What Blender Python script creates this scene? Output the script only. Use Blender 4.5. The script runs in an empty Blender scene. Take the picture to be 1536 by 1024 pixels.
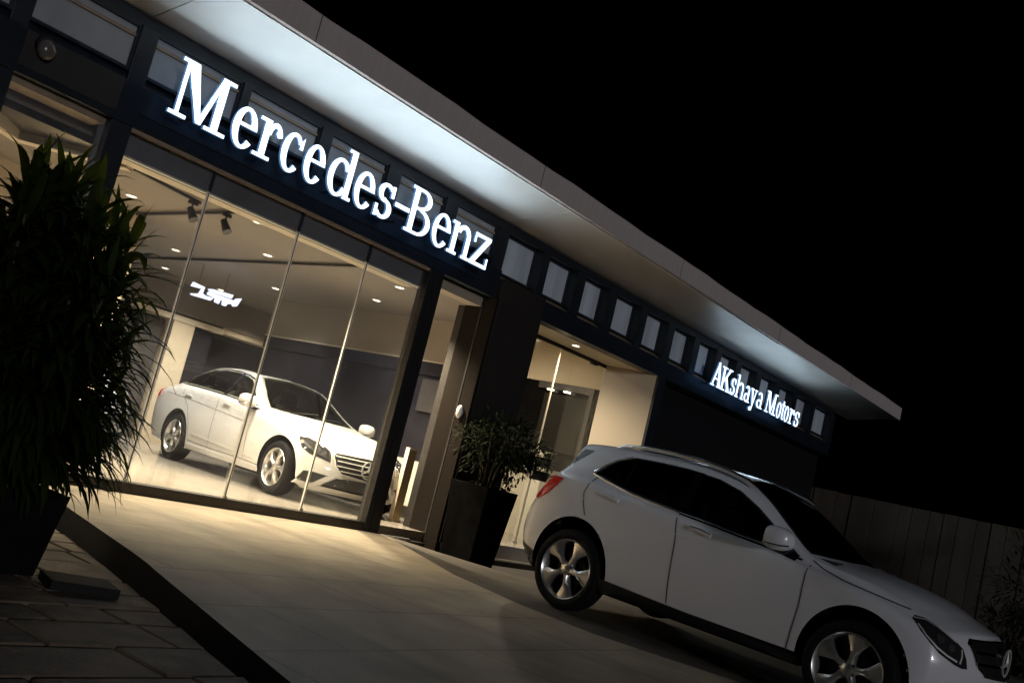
import bpy, bmesh, math, random
from mathutils import Vector, Matrix
from mathutils.bvhtree import BVHTree
random.seed(7)
R=math.radians
scn=bpy.context.scene
COL=scn.collection

# ------------------------------------------------------------------ materials
def mat(name, col=(.5,.5,.5), rough=.5, metal=0., spec=.5, coat=0., noise=None, bump=None, emit=None, estr=0.):
    m=bpy.data.materials.new(name); m.use_nodes=True
    nt=m.node_tree; b=nt.nodes['Principled BSDF']
    b.inputs['Base Color'].default_value=(*col,1); b.inputs['Roughness'].default_value=rough
    b.inputs['Metallic'].default_value=metal
    b.inputs['Specular IOR Level'].default_value=spec
    b.inputs['Coat Weight'].default_value=coat; b.inputs['Coat Roughness'].default_value=.04
    if emit: b.inputs['Emission Color'].default_value=(*emit,1); b.inputs['Emission Strength'].default_value=estr
    tc=None
    if noise or bump:
        tc=nt.nodes.new('ShaderNodeTexCoord')
    if noise:                      # (scale, amount, detail, stretch)
        sc,am=noise[0],noise[1]
        mp=nt.nodes.new('ShaderNodeMapping'); mp.inputs['Scale'].default_value=noise[2] if len(noise)>2 else (1,1,1)
        n=nt.nodes.new('ShaderNodeTexNoise'); n.inputs['Scale'].default_value=sc; n.inputs['Detail'].default_value=6
        nt.links.new(tc.outputs['Object'],mp.inputs['Vector']); nt.links.new(mp.outputs[0],n.inputs['Vector'])
        r=nt.nodes.new('ShaderNodeMapRange'); r.inputs[1].default_value=.3; r.inputs[2].default_value=.7
        r.inputs[3].default_value=1-am; r.inputs[4].default_value=1+am
        nt.links.new(n.outputs['Fac'],r.inputs[0])
        mx=nt.nodes.new('ShaderNodeVectorMath'); mx.operation='SCALE'; mx.inputs[0].default_value=col
        nt.links.new(r.outputs[0],mx.inputs['Scale']); nt.links.new(mx.outputs[0],b.inputs['Base Color'])
    if bump:                       # (scale, strength)
        n=nt.nodes.new('ShaderNodeTexNoise'); n.inputs['Scale'].default_value=bump[0]; n.inputs['Detail'].default_value=5
        nt.links.new(tc.outputs['Object'],n.inputs['Vector'])
        bp=nt.nodes.new('ShaderNodeBump'); bp.inputs['Strength'].default_value=bump[1]; bp.inputs['Distance'].default_value=.01
        nt.links.new(n.outputs['Fac'],bp.inputs['Height']); nt.links.new(bp.outputs[0],b.inputs['Normal'])
    return m
def glow(name,col,s):
    m=bpy.data.materials.new(name); m.use_nodes=True; nt=m.node_tree
    nt.nodes.remove(nt.nodes['Principled BSDF']); e=nt.nodes.new('ShaderNodeEmission')
    e.inputs[0].default_value=(*col,1); e.inputs[1].default_value=s
    nt.links.new(e.outputs[0],nt.nodes['Material Output'].inputs[0]); return m
def thin_glass(name,tint=(.93,.94,.92),refl=.05,grz=.8,haze=0.):
    m=bpy.data.materials.new(name); m.use_nodes=True; nt=m.node_tree
    nt.nodes.remove(nt.nodes['Principled BSDF'])
    t=nt.nodes.new('ShaderNodeBsdfTransparent'); t.inputs[0].default_value=(*tint,1)
    g=nt.nodes.new('ShaderNodeBsdfGlossy'); g.inputs['Roughness'].default_value=.02; g.inputs[0].default_value=(.9,.95,1,1)
    lw=nt.nodes.new('ShaderNodeLayerWeight'); lw.inputs[0].default_value=.5
    p=nt.nodes.new('ShaderNodeMath'); p.operation='POWER'; p.inputs[1].default_value=5
    a=nt.nodes.new('ShaderNodeMath'); a.operation='MULTIPLY_ADD'; a.inputs[1].default_value=grz; a.inputs[2].default_value=refl
    mx=nt.nodes.new('ShaderNodeMixShader')
    nt.links.new(lw.outputs['Facing'],p.inputs[0]); nt.links.new(p.outputs[0],a.inputs[0]); nt.links.new(a.outputs[0],mx.inputs[0])
    nt.links.new(t.outputs[0],mx.inputs[1]); nt.links.new(g.outputs[0],mx.inputs[2])
    if haze:  # pale diffuse veil mixed into the glass as painted reflection haze
        df=nt.nodes.new('ShaderNodeBsdfDiffuse'); df.inputs[0].default_value=(.8,.8,.85,1)
        tc=nt.nodes.new('ShaderNodeTexCoord'); nz=nt.nodes.new('ShaderNodeTexNoise'); nz.inputs['Scale'].default_value=1.3; nz.inputs['Detail'].default_value=5
        nt.links.new(tc.outputs['Object'],nz.inputs['Vector'])
        mr=nt.nodes.new('ShaderNodeMapRange'); mr.inputs[1].default_value=.35; mr.inputs[2].default_value=.7; mr.inputs[3].default_value=haze*.4; mr.inputs[4].default_value=haze*1.5
        nt.links.new(nz.outputs['Fac'],mr.inputs[0])
        m2=nt.nodes.new('ShaderNodeMixShader'); nt.links.new(mr.outputs[0],m2.inputs[0]); nt.links.new(mx.outputs[0],m2.inputs[1]); nt.links.new(df.outputs[0],m2.inputs[2]); mx=m2
    nt.links.new(mx.outputs[0],nt.nodes['Material Output'].inputs[0]); return m

M={}
M['white_paint']=mat('white_paint',(.62,.61,.60),.32,0,.5,.7)
M['grey_paint']=mat('silver_grey_paint',(.30,.31,.33),.3,.5,.5,.6)
M['suv_paint']=mat('suv_white_paint',(.80,.81,.84),.25,0,.5,.7)
M['black']=mat('black_plastic',(.008,.008,.009),.5)
M['arch']=mat('arch_liner',(.004,.004,.004),.9,spec=.1)
M['gloss_black']=mat('gloss_black',(.006,.006,.008),.12)
M['tyre']=mat('tyre_rubber',(.006,.006,.0065),.75,spec=.2,bump=(60,.2))
M['rim']=mat('alloy_rim',(.62,.61,.59),.28,.85)
M['rim_dark']=mat('rim_barrel',(.05,.05,.05),.5,.6)
M['chrome']=mat('chrome',(.85,.86,.88),.12,1.)
M['bright']=mat('bright_trim',(.80,.78,.74),.35,.35)
M['dark_glass']=mat('tinted_car_glass',(.016,.018,.020),.06,spec=.6)
M['cabin_glass']=mat('car_side_glass',(.035,.034,.028),.05,spec=.7)
M['red_lens']=mat('red_lens',(.62,.006,.008),.15,spec=.3,coat=.3)
M['red_bright']=mat('red_reflector',(.85,.03,.02),.15,coat=.3)
M['lamp_glass']=mat('headlamp_glass',(.03,.03,.032),.06,spec=.8,coat=1)
M['lamp_lens']=mat('headlamp_projector',(.5,.5,.5),.15,.9)
M['amber']=mat('amber_reflector',(.5,.16,.03),.3)
M['navy']=mat('navy_metal_cladding',(.014,.019,.028),.35,.2,noise=(3,.25))
M['navy2']=mat('navy_frame',(.012,.016,.022),.4,noise=(6,.3))
M['dark_wall']=mat('dark_brown_render',(.013,.0105,.009),.6,noise=(4,.25),bump=(30,.2))
M['column_face']=mat('brown_metal_panel',(.012,.0095,.0075),.8,spec=.06,noise=(5,.15,(1,1,.1)))
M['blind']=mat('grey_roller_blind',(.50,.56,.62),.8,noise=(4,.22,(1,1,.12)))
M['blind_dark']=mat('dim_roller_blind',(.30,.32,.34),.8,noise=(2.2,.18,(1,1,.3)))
M['sill']=mat('window_sill_tan',(.26,.20,.14),.6,noise=(8,.15))
M['film']=mat('bluegrey_blind_band',(.12,.122,.15),.6,noise=(60,.12,(1,1,.02)))
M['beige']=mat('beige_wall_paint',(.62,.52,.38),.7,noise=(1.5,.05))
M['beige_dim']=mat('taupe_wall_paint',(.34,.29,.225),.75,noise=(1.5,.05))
M['trim_light']=mat('pale_trim',(.75,.66,.52),.5)
M['ceiling']=mat('greige_ceiling',(.20,.175,.15),.7,noise=(1.2,.06,(1,6,1)))
M['bay_panel']=mat('charcoal_wall_panel',(.026,.024,.030),.3,spec=.4,noise=(2,.3))
M['dark_panel']=mat('dark_glossy_panel',(.005,.0048,.0055),.25,spec=.15,noise=(2,.3))
M['mid_panel']=mat('grey_panel',(.075,.068,.064),.4,noise=(2,.15))
M['dim_panel']=mat('dim_grey_panel',(.022,.020,.017),.4,spec=.2)
M['low_wall']=mat('white_low_wall',(.72,.67,.56),.6)
M['skirt']=mat('black_skirting',(.02,.018,.016),.5)
M['soffit']=mat('white_soffit_render',(.66,.63,.58),.42,noise=(2.5,.05),bump=(12,.02))
M['fascia']=mat('weathered_fascia_concrete',(.50,.44,.415),.85,noise=(40,.06,(1,1,.05)),bump=(40,.15))
M['seam']=mat('seam_shadow_gap',(.03,.027,.024),.8)
M['drip']=mat('white_drip_edge',(.85,.86,.88),.5)
M['concrete']=mat('ground_concrete',(.060,.050,.040),.85,noise=(2.2,.4),bump=(18,.5))
M['kerb_side']=mat('dark_ramp_side',(.008,.0075,.007),.85)  # the ramp side's shade is put into this near-black colour
M['paver']=mat('paver_stone',(.19,.142,.10),.8,noise=(5,.35),bump=(25,.6))
M['plinth']=mat('black_stone_plinth',(.016,.013,.010),.4,noise=(10,.3))
M['planter']=mat('black_fibre_planter',(.007,.007,.0075),.9,spec=.03,noise=(8,.3))
M['soil']=mat('potting_soil',(.02,.014,.01),.95)
M['leaf']=mat('strap_leaf',(.010,.020,.003),.7,spec=.10,noise=(3,.5))
M['leaf_dark']=mat('bush_leaf',(.010,.017,.005),.8,spec=.12,noise=(4,.5))
_nt=M['leaf'].node_tree; _tr=_nt.nodes.new('ShaderNodeBsdfTranslucent'); _tr.inputs[0].default_value=(.32,.36,.03,1); _mx=_nt.nodes.new('ShaderNodeMixShader'); _mx.inputs[0].default_value=.20
_nt.links.new(_nt.nodes['Principled BSDF'].outputs[0],_mx.inputs[1]); _nt.links.new(_tr.outputs[0],_mx.inputs[2]); _nt.links.new(_mx.outputs[0],_nt.nodes['Material Output'].inputs[0])
M['leaf_dry']=mat('hedge_leaf',(.018,.016,.005),.6,noise=(3,.6))
M['stem']=mat('cane_stem',(.05,.04,.025),.8)
M['fence']=mat('boundary_wall_render',(.105,.085,.064),.85,noise=(2.5,.25,(1,1,.3)),bump=(12,.4))
M['rail_black']=mat('lighting_track',(.02,.018,.016),.5)
M['steel']=mat('brushed_steel',(.6,.58,.55),.3,.9)
M['bollard']=mat('tan_laminate',(.22,.165,.09),.5,noise=(6,.1,(1,1,.1)))
M['white_plastic']=mat('white_plastic',(.75,.73,.7),.4)
M['dome']=mat('grey_dome',(.10,.09,.085),.2,spec=.6)
M['rail_alu']=mat('satin_aluminium',(.86,.87,.90),.26,1.)
M['edge']=mat('polished_glass_edge',(.9,.88,.82),.3)
M['glass']=thin_glass('shopfront_glass',haze=.036)
M['clean_glass']=thin_glass('vestibule_glass',refl=.035)
M['dark_glass']=thin_glass('tinted_car_glass',(.17,.18,.18),.09)
M['cabin_glass']=thin_glass('car_side_glass',(.70,.72,.66),.07)
M['cabin']=mat('dark_cabin_trim',(.022,.020,.018),.7)
M['seat']=mat('seat_leather',(.16,.14,.12),.5)
M['sign']=glow('sign_white_glow',(.78,.90,1.),2.6)
M['sign_side']=mat('sign_return_blue',(.05,.12,.25),.4,emit=(.22,.5,1.),estr=.35)
M['sign2']=glow('sign_small_glow',(.78,.92,1.),2.2)
M['lamp']=glow('warm_lamp_disc',(1.,.86,.62),12.)
M['reflection_glow']=glow('reflected_sign_glow',(.70,.74,1.),2.2)  # glow standing for a street sign mirrored in the front glass
M['cove']=glow('warm_cove_strip',(1.,.80,.52),.55)

def showroom_floor():
    m=mat('showroom_floor_tile',(.30,.27,.23),.16,spec=.5)
    nt=m.node_tree; b=nt.nodes['Principled BSDF']; tc=nt.nodes.new('ShaderNodeTexCoord')
    br=nt.nodes.new('ShaderNodeTexBrick'); br.offset=0; br.inputs['Scale'].default_value=1
    br.inputs['Brick Width'].default_value=1.2; br.inputs['Row Height'].default_value=.8; br.inputs['Mortar Size'].default_value=.004
    br.inputs['Color1'].default_value=(.30,.27,.235,1); br.inputs['Color2'].default_value=(.27,.245,.21,1); br.inputs['Mortar'].default_value=(.12,.1,.08,1)
    nt.links.new(tc.outputs['Object'],br.inputs['Vector']); nt.links.new(br.outputs['Color'],b.inputs['Base Color'])
    return m
def apron_mat():
    m=mat('driveway_tile',(.3,.26,.21),.6,spec=.35)
    nt=m.node_tree; b=nt.nodes['Principled BSDF']; L=nt.links.new
    tc=nt.nodes.new('ShaderNodeTexCoord')
    # slightly wandering joints
    nz=nt.nodes.new('ShaderNodeTexNoise'); nz.inputs['Scale'].default_value=1.6; nz.inputs['Detail'].default_value=4
    L(tc.outputs['Object'],nz.inputs['Vector'])
    sc=nt.nodes.new('ShaderNodeVectorMath'); sc.operation='SCALE'; sc.inputs['Scale'].default_value=.05
    L(nz.outputs['Color'],sc.inputs[0])
    ad=nt.nodes.new('ShaderNodeVectorMath'); ad.operation='ADD'; L(tc.outputs['Object'],ad.inputs[0]); L(sc.outputs[0],ad.inputs[1])
    mp=nt.nodes.new('ShaderNodeMapping'); mp.inputs['Rotation'].default_value=(0,0,R(-4)); L(ad.outputs[0],mp.inputs['Vector'])
    br=nt.nodes.new('ShaderNodeTexBrick'); br.offset=.37; br.inputs['Scale'].default_value=1
    br.inputs['Brick Width'].default_value=1.75; br.inputs['Row Height'].default_value=.72; br.inputs['Mortar Size'].default_value=.005
    br.inputs['Color1'].default_value=(.37,.305,.225,1); br.inputs['Color2'].default_value=(.34,.28,.205,1); br.inputs['Mortar'].default_value=(.085,.065,.05,1)
    L(mp.outputs[0],br.inputs['Vector'])
    n2=nt.nodes.new('ShaderNodeTexNoise'); n2.inputs['Scale'].default_value=2.; n2.inputs['Detail'].default_value=8; L(tc.outputs['Object'],n2.inputs['Vector'])
    r=nt.nodes.new('ShaderNodeMapRange'); r.inputs[1].default_value=.3; r.inputs[2].default_value=.7; r.inputs[3].default_value=.70; r.inputs[4].default_value=1.14
    L(n2.outputs['Fac'],r.inputs[0])
    mu=nt.nodes.new('ShaderNodeVectorMath'); mu.operation='SCALE'; L(br.outputs['Color'],mu.inputs[0]); L(r.outputs[0],mu.inputs['Scale'])
    L(mu.outputs[0],b.inputs['Base Color'])
    m3=nt.nodes.new('ShaderNodeMapping'); m3.inputs['Scale'].default_value=(2.2,.16,1); m3.inputs['Rotation'].default_value=(0,0,R(-16)); L(tc.outputs['Object'],m3.inputs['Vector'])
    n4=nt.nodes.new('ShaderNodeTexNoise'); n4.inputs['Scale'].default_value=1.4; n4.inputs['Detail'].default_value=7; L(m3.outputs[0],n4.inputs['Vector'])
    r4=nt.nodes.new('ShaderNodeMapRange'); r4.inputs[1].default_value=.56; r4.inputs[2].default_value=.72; r4.inputs[3].default_value=1.; r4.inputs[4].default_value=.72; L(n4.outputs['Fac'],r4.inputs[0])
    mu2=nt.nodes.new('ShaderNodeVectorMath'); mu2.operation='SCALE'; L(mu.outputs[0],mu2.inputs[0]); L(r4.outputs[0],mu2.inputs['Scale']); L(mu2.outputs[0],b.inputs['Base Color'])
    n3=nt.nodes.new('ShaderNodeTexNoise'); n3.inputs['Scale'].default_value=55; n3.inputs['Detail'].default_value=4; L(tc.outputs['Object'],n3.inputs['Vector'])
    bp=nt.nodes.new('ShaderNodeBump'); bp.inputs['Strength'].default_value=.35; bp.inputs['Distance'].default_value=.006
    L(n3.outputs['Fac'],bp.inputs['Height']); L(bp.outputs[0],b.inputs['Normal'])
    return m
M['vest_floor']=mat('vestibule_floor_tile',(.48,.41,.31),.4,noise=(3,.08))
M['floor']=showroom_floor(); M['apron']=apron_mat()

# ------------------------------------------------------------------ mesh builder
class MB:
    def __init__(s): s.v=[]; s.f=[]; s.mi=[]; s.cur=0
    def add(s,vs,fs):
        o=len(s.v); s.v+= [tuple(x) for x in vs]
        for f in fs: s.f.append(tuple(i+o for i in f)); s.mi.append(s.cur)
        return s
    def box(s,x0,x1,y0,y1,z0,z1,M4=None):
        vs=[(x,y,z) for z in (z0,z1) for y in (y0,y1) for x in (x0,x1)]
        if M4 is not None: vs=[M4@Vector(v) for v in vs]
        return s.add(vs,[(0,2,3,1),(4,5,7,6),(0,1,5,4),(2,6,7,3),(0,4,6,2),(1,3,7,5)])
    def prism(s,pts,ex,ey,ez,d0,d1,O=(0,0,0)):
        """2-D polygon pts in (ex,ey), extruded along ez from d0 to d1"""
        O=Vector(O);ex=Vector(ex);ey=Vector(ey);ez=Vector(ez);n=len(pts)
        a=[O+ex*u+ey*v+ez*d0 for u,v in pts]; b=[O+ex*u+ey*v+ez*d1 for u,v in pts]
        fs=[tuple(range(n))[::-1],tuple(range(n,2*n))]+[(i,(i+1)%n,n+(i+1)%n,n+i) for i in range(n)]
        return s.add(a+b,fs)
    def tube(s,path,r,n=8,cap=True):
        path=[Vector(p) for p in path]; rs=r if isinstance(r,(list,tuple)) else [r]*len(path)
        vs=[];fs=[]
        for i,p in enumerate(path):
            t=(path[min(i+1,len(path)-1)]-path[max(i-1,0)]).normalized()
            a=t.orthogonal().normalized() if i==0 else (pa-t*pa.dot(t)).normalized()
            pa=a; b=t.cross(a)
            for k in range(n):
                an=2*math.pi*k/n; vs.append(p+(a*math.cos(an)+b*math.sin(an))*rs[i])
        for i in range(len(path)-1):
            for k in range(n): fs.append((i*n+k,i*n+(k+1)%n,(i+1)*n+(k+1)%n,(i+1)*n+k))
        if cap: fs+= [tuple(range(n))[::-1],tuple(range((len(path)-1)*n,len(path)*n))]
        return s.add(vs,fs)
    def lathe(s,prof,O=(0,0,0),axis='y',n=48,closed=False):
        """prof: (radius, along) pairs"""
        O=Vector(O);vs=[];fs=[]
        for r,a in prof:
            for k in range(n):
                t=2*math.pi*k/n; c,q=r*math.cos(t),r*math.sin(t)
                vs.append(O+(Vector((c,a,q)) if axis=='y' else Vector((c,q,a)) if axis=='z' else Vector((a,c,q))))
        m=len(prof)
        for i in range(m if closed else m-1):
            j=(i+1)%m
            for k in range(n): fs.append((i*n+k,i*n+(k+1)%n,j*n+(k+1)%n,j*n+k))
        return s.add(vs,fs)
    def ball(s,O,rad,nu=20,nv=12):
        O=Vector(O);vs=[];fs=[]
        for j in range(nv+1):
            p=math.pi*j/nv
            for i in range(nu):
                t=2*math.pi*i/nu; vs.append(O+Vector((rad[0]*math.sin(p)*math.cos(t),rad[1]*math.sin(p)*math.sin(t),rad[2]*math.cos(p))))
        for j in range(nv):
            for i in range(nu): fs.append((j*nu+i,(j+1)*nu+i,(j+1)*nu+(i+1)%nu,j*nu+(i+1)%nu))
        return s.add(vs,fs)
    def build(s,name,m,parent=None,smooth=False,bevel=0,loc=None,norm=True):
        me=bpy.data.meshes.new(name); me.from_pydata(s.v,[],s.f)
        ms=m if isinstance(m,(list,tuple)) else [m]
        for k in ms: me.materials.append(M[k] if isinstance(k,str) else k)
        for p,i in zip(me.polygons,s.mi): p.material_index=i
        bm=bmesh.new(); bm.from_mesh(me)
        if norm:
            bmesh.ops.remove_doubles(bm,verts=bm.verts,dist=1e-6); bmesh.ops.recalc_face_normals(bm,faces=bm.faces)
        if bevel:
            ed=[e for e in bm.edges if len(e.link_faces)==2 and e.calc_face_angle(0)>.5]
            bmesh.ops.bevel(bm,geom=ed,offset=bevel,segments=2,affect='EDGES',profile=.7,clamp_overlap=True)
        bm.to_mesh(me); bm.free()
        o=bpy.data.objects.new(name,me); COL.objects.link(o)
        if smooth:
            for p in me.polygons: p.use_smooth=True
            me.set_sharp_from_angle(angle=R(40))
        if parent: o.parent=parent
        if loc: o.location=loc
        return o
def tag(o,label=None,cat=None,group=None,kind=None):
    if label:o['label']=label
    if cat:o['category']=cat
    if group:o['group']=group
    if kind:o['kind']=kind
    return o
def empty(name,loc=(0,0,0),rot=(0,0,0),**k):
    o=bpy.data.objects.new(name,None); COL.objects.link(o); o.location=loc; o.rotation_euler=rot; o.empty_display_size=.2
    return tag(o,**k)
def box(name,m,x0,x1,y0,y1,z0,z1,parent=None,bevel=0):
    return MB().box(x0,x1,y0,y1,z0,z1).build(name,m,parent,bevel=bevel)
def copy_tree(o,parent=None):
    c=o.copy(); COL.objects.link(c)
    if parent is not None: c.parent=parent
    for ch in list(o.children): copy_tree(ch,c)
    return c

# ------------------------------------------------------------------ camera
cam=bpy.data.cameras.new('camera'); co=bpy.data.objects.new('camera',cam); COL.objects.link(co)
F_=1539.35; CD=8.4416; CH=.9279; PAN=.8867; PIT=.1329; ROL=.2428
fw=Vector((math.sin(PAN)*math.cos(PIT),math.cos(PAN)*math.cos(PIT),math.sin(PIT)))
r0=Vector((math.cos(PAN),-math.sin(PAN),0)); u0=r0.cross(fw)
c,s=math.cos(ROL),math.sin(ROL); rr=c*r0+s*u0; uu=-s*r0+c*u0
co.matrix_world=Matrix(((rr.x,uu.x,-fw.x,0),(rr.y,uu.y,-fw.y,-CD),(rr.z,uu.z,-fw.z,CH),(0,0,0,1)))
cam.sensor_width=36; cam.lens=36*F_/1536; cam.clip_end=800; cam.clip_start=.05
scn.camera=co

# ------------------------------------------------------------------ sky and light
w=bpy.data.worlds.new('World'); scn.world=w; w.use_nodes=True
wn=w.node_tree; bg=wn.nodes['Background']
sky=wn.nodes.new('ShaderNodeTexSky'); sky.sky_type='NISHITA'; sky.sun_disc=False
SUN_EL=R(16); SUN_AZ=R(200)
sky.sun_elevation=R(-6); sky.sun_rotation=SUN_AZ; 
wn.links.new(sky.outputs[0],bg.inputs[0]); bg.inputs[1].default_value=.002
sl=bpy.data.lights.new('night_street_glow','SUN'); sl.energy=.46; sl.angle=R(6); sl.color=(.93,.93,1.)
so=bpy.data.objects.new('night_street_glow',sl); COL.objects.link(so)
sd=Vector((-.35,-.93,.12)).normalized()   # direction towards the light: low, from the street behind the camera
so.rotation_euler=sd.to_track_quat('Z','Y').to_euler()
def spot(x,y,z,P,ang=150,rad=.06,col=(1,.86,.66),d=(0,0,-1),blend=.9):
    l=bpy.data.lights.new('downlight_lamp','SPOT'); l.energy=P; l.spot_size=R(ang); l.spot_blend=blend; l.shadow_soft_size=rad; l.color=col
    o=bpy.data.objects.new('downlight_lamp',l); COL.objects.link(o); o.location=(x,y,z)
    o.rotation_euler=Vector(d).to_track_quat('-Z','Y').to_euler(); return o

# ------------------------------------------------------------------ ground
def apron_h(x,y):
    t=max(0.,-(y+3.0)); return -.034*max(0,t-.25)-.034*.5*min(t,.5)**2
def sm(t): t=max(0,min(1,t)); return t*t*(3-2*t)
def xl(y): return 4.05+.275*(y+1.6)
def xr(y):
    P=[(0.12,8.78),(-.3,8.72),(-2.417,7.40),(-3.29,7.06),(-4.2,7.0),(-6,7.6),(-9,9.5),(-14,13)]
    for (a,b),(c_,d) in zip(P,P[1:]):
        if a>=y>=c_: return b+(d-b)*(a-y)/(a-c_)
    return P[-1][1]
def ground_h(x,y):
    base=apron_h(x,max(y,-12))
    low=-.17*sm((x-8.7)/1.7)*sm((y+2.8)/2.2)
    lo2=-.25*sm((xl(y)+.5-x)/.6) if x<xl(y)+.5 else 0
    return base-.006+low+lo2
g=MB()
xs=[-300,-120,-50,-20,-10,-5]+[-2+.3*i for i in range(62)]+[18,20,24,30,45,80,150,300]
ys=[-300,-120,-50,-25,-15]+[-12+.3*i for i in range(42)]+[1.2,3,8,20,50,120,300]
vs=[(x,y,ground_h(x,min(y,.3))-(.6 if y>1 else 0)) for y in ys for x in xs]
n=len(xs); fs=[(j*n+i,j*n+i+1,(j+1)*n+i+1,(j+1)*n+i) for j in range(len(ys)-1) for i in range(n-1)]
tag(g.add(vs,fs).build('ground','concrete',smooth=True),kind='structure')
# tiled driveway apron: a raised slab
a=MB(); NY=70; NX=24
yy=[.10-13.*(j/NY)**1.25 for j in range(NY+1)]
top=[]
for y in yy:
    for i in range(NX+1):
        x=xl(y)+(xr(y)-xl(y))*i/NX
        dz=-.002*sm((x-xr(y)+.25)/.25)
        top.append((x,y,apron_h(x,y)+dz))
m_=NX+1
a.add(top,[(j*m_+i,j*m_+i+1,(j+1)*m_+i+1,(j+1)*m_+i) for j in range(NY) for i in range(NX)])
a.cur=1
for side in (0,NX):
    v=[top[j*m_+side] for j in range(NY+1)]; lo=[(p[0],p[1],-.9) for p in v]
    a.add(v+lo,[(j,j+1,NY+1+j+1,NY+1+j) for j in range(NY)])
tag(a.build('driveway',['apron','kerb_side'],smooth=True,norm=False),kind='structure')
# stone pavers, laid in uneven courses
p=MB(); base=-.14; y=-1.0; row=0
while y>-9.5:
    d=random.uniform(.30,.46); x=xl(y-d/2)-.012; k=0
    while x>-.6:
        L_=random.uniform(.30,.75)*(1 if k else random.uniform(.5,1.))
        x1=x; x0=x-L_; g_=.010
        zz=base-.02*(max(0,-(y+3))*.3)+random.uniform(-.003,.003); tx,ty=random.uniform(-.004,.004),random.uniform(-.004,.004)
        xa,xb=x0+g_,x1-g_ ; ya,yb=y-d+g_,y-g_
        jit=[random.uniform(-.008,.008) for _ in range(8)]
        e=xl(y-d)-xl(y)
        q=[(xa+jit[0]+e*.0,ya+jit[1]),(xb+jit[2]+(e if k==0 else 0),ya+jit[3]),(xb+jit[4],yb+jit[5]),(xa+jit[6],yb+jit[7])]
        topv=[(u,v,zz+tx*(u-xa)/L_+ty*(v-ya)/d) for u,v in q]
        bv=.008
        cx=sum(u for u,_ in q)/4; cy=sum(v for _,v in q)/4
        inn=[(u+(cx-u)*bv*2/L_,v+(cy-v)*bv*2/d,z) for u,v,z in topv]
        mid=[(u,v,z-bv) for u,v,z in topv]; bot=[(u,v,base-.2) for u,v,z in topv]
        p.add(inn+mid+bot,[(0,1,2,3)]+[(i,4+i,4+(i+1)%4,(i+1)%4) for i in range(4)]+[(4+i,8+i,8+(i+1)%4,4+(i+1)%4) for i in range(4)])
        x=x0; k+=1
    y-=d; row+=1
tag(p.build('pavement','paver'),kind='structure')

# ------------------------------------------------------------------ the showroom building
HT=3.134; ZS=4.147; ZE=4.322; ZET=4.574; YE=-1.04; XE=22.9; XW=-4.
B=empty('showroom_building',(0,0,0),label='low flat-roofed car showroom with lit glass front and long sloping eave',cat='building')
# floor, ceiling, walls
box('floor','floor',XW,19.5,.12,20,-.3,.08,B)
box('ceiling','ceiling',XW,11.1,.36,20,3.0,3.12,B)
box('ceiling','ceiling',11.1,19.5,5.86,20,3.0,3.12,B)
MB().box(11.0,11.16,.62,5.85,3.0,3.95).build('wall_upper','beige',B)
MB().box(10.7,22,.36,.5,3.2,4.3).build('loft_wall','beige',B)
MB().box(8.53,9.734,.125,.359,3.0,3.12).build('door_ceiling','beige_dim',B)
box('bulkhead','trim_light',4.4,8.52,.16,.36,2.885,3.2,B)
box('roof','fascia',XW,22,.0,20,4.30,4.45,B)
b=MB()      # eave slab: fascia face, top and the end return
ex_=[XW+i*.45 for i in range(int((XE-XW)/.45))]+[XE]
fv=[];ff=[]
for i,x in enumerate(ex_):
    w_=.006*math.sin(x*2.1)+.005*math.sin(x*5.3+1)
    fv+=[(x,YE,ZE-.02),(x,YE,ZET+w_),(x,1.5,ZET+.03),(x,YE+.06,ZE-.02),(x,YE+.06,ZE+.05)]
for i in range(len(ex_)-1):
    a0,b0=i*5,(i+1)*5
    ff+=[(a0,b0,b0+1,a0+1),(a0+1,b0+1,b0+2,a0+2),(a0,a0+3,b0+3,b0),(a0+3,a0+4,b0+4,b0+3)]
l0=(len(ex_)-1)*5
ff+=[(l0,l0+3,l0+4,l0+2,l0+1)]
fv.append((XE,1.5,4.2)); ff[-1]=(l0,l0+3,len(fv)-1,l0+2,l0+1)
b.add(fv,ff).build('fascia','fascia',B,norm=False)
b=MB()
for x0,x1 in ((XW,4.396),(4.408,9.722),(9.734,14.6),(14.606,19.2),(19.206,XE)):
    b.add([(x0,.1,ZS-.015),(x1,.1,ZS-.015),(x1,YE+.058,ZE),(x0,YE+.058,ZE),(x0,.1,ZS+.05),(x1,.1,ZS+.05),(x1,YE+.058,ZE+.06),(x0,YE+.058,ZE+.06)],
          [(0,1,2,3),(0,4,5,1),(1,5,6,2),(2,6,7,3),(3,7,4,0),(4,7,6,5)])
b.build('soffit','soffit',B)
b=MB()
b.add([(XW,.1,ZS+.02),(XE,.1,ZS+.02),(XE,YE+.06,ZE+.03),(XW,YE+.06,ZE+.03)],[(0,1,2,3)])
b.build('soffit_joint','seam',B)
MB().box(XW,16.2,YE+.061,YE+.075,ZE-.032,ZE-.003).build('drip_edge','drip',B)
fj=[-1.2,2.1,5.35,8.9,12.4,16.0,19.6]
for x in fj: MB().box(x-.004,x+.004,YE-.0025,YE+.01,ZE-.018,ZET-.004).build('fascia_joint','seam',B)
# header band under the strip windows
b=MB(); b.box(XW,9.76,-.05,.16,HT,3.50); b.box(9.76,21.8,-.03,.16,HT,3.40)
b.build('header','navy',B,bevel=.006)
MB().box(4.5,9.3,-.065,-.051,3.262,3.276).build('header_joint','navy2',B)
MB().box(XW,21.8,.02,.35,4.02,ZS-.02).build('top_rail','navy2',B)
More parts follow.
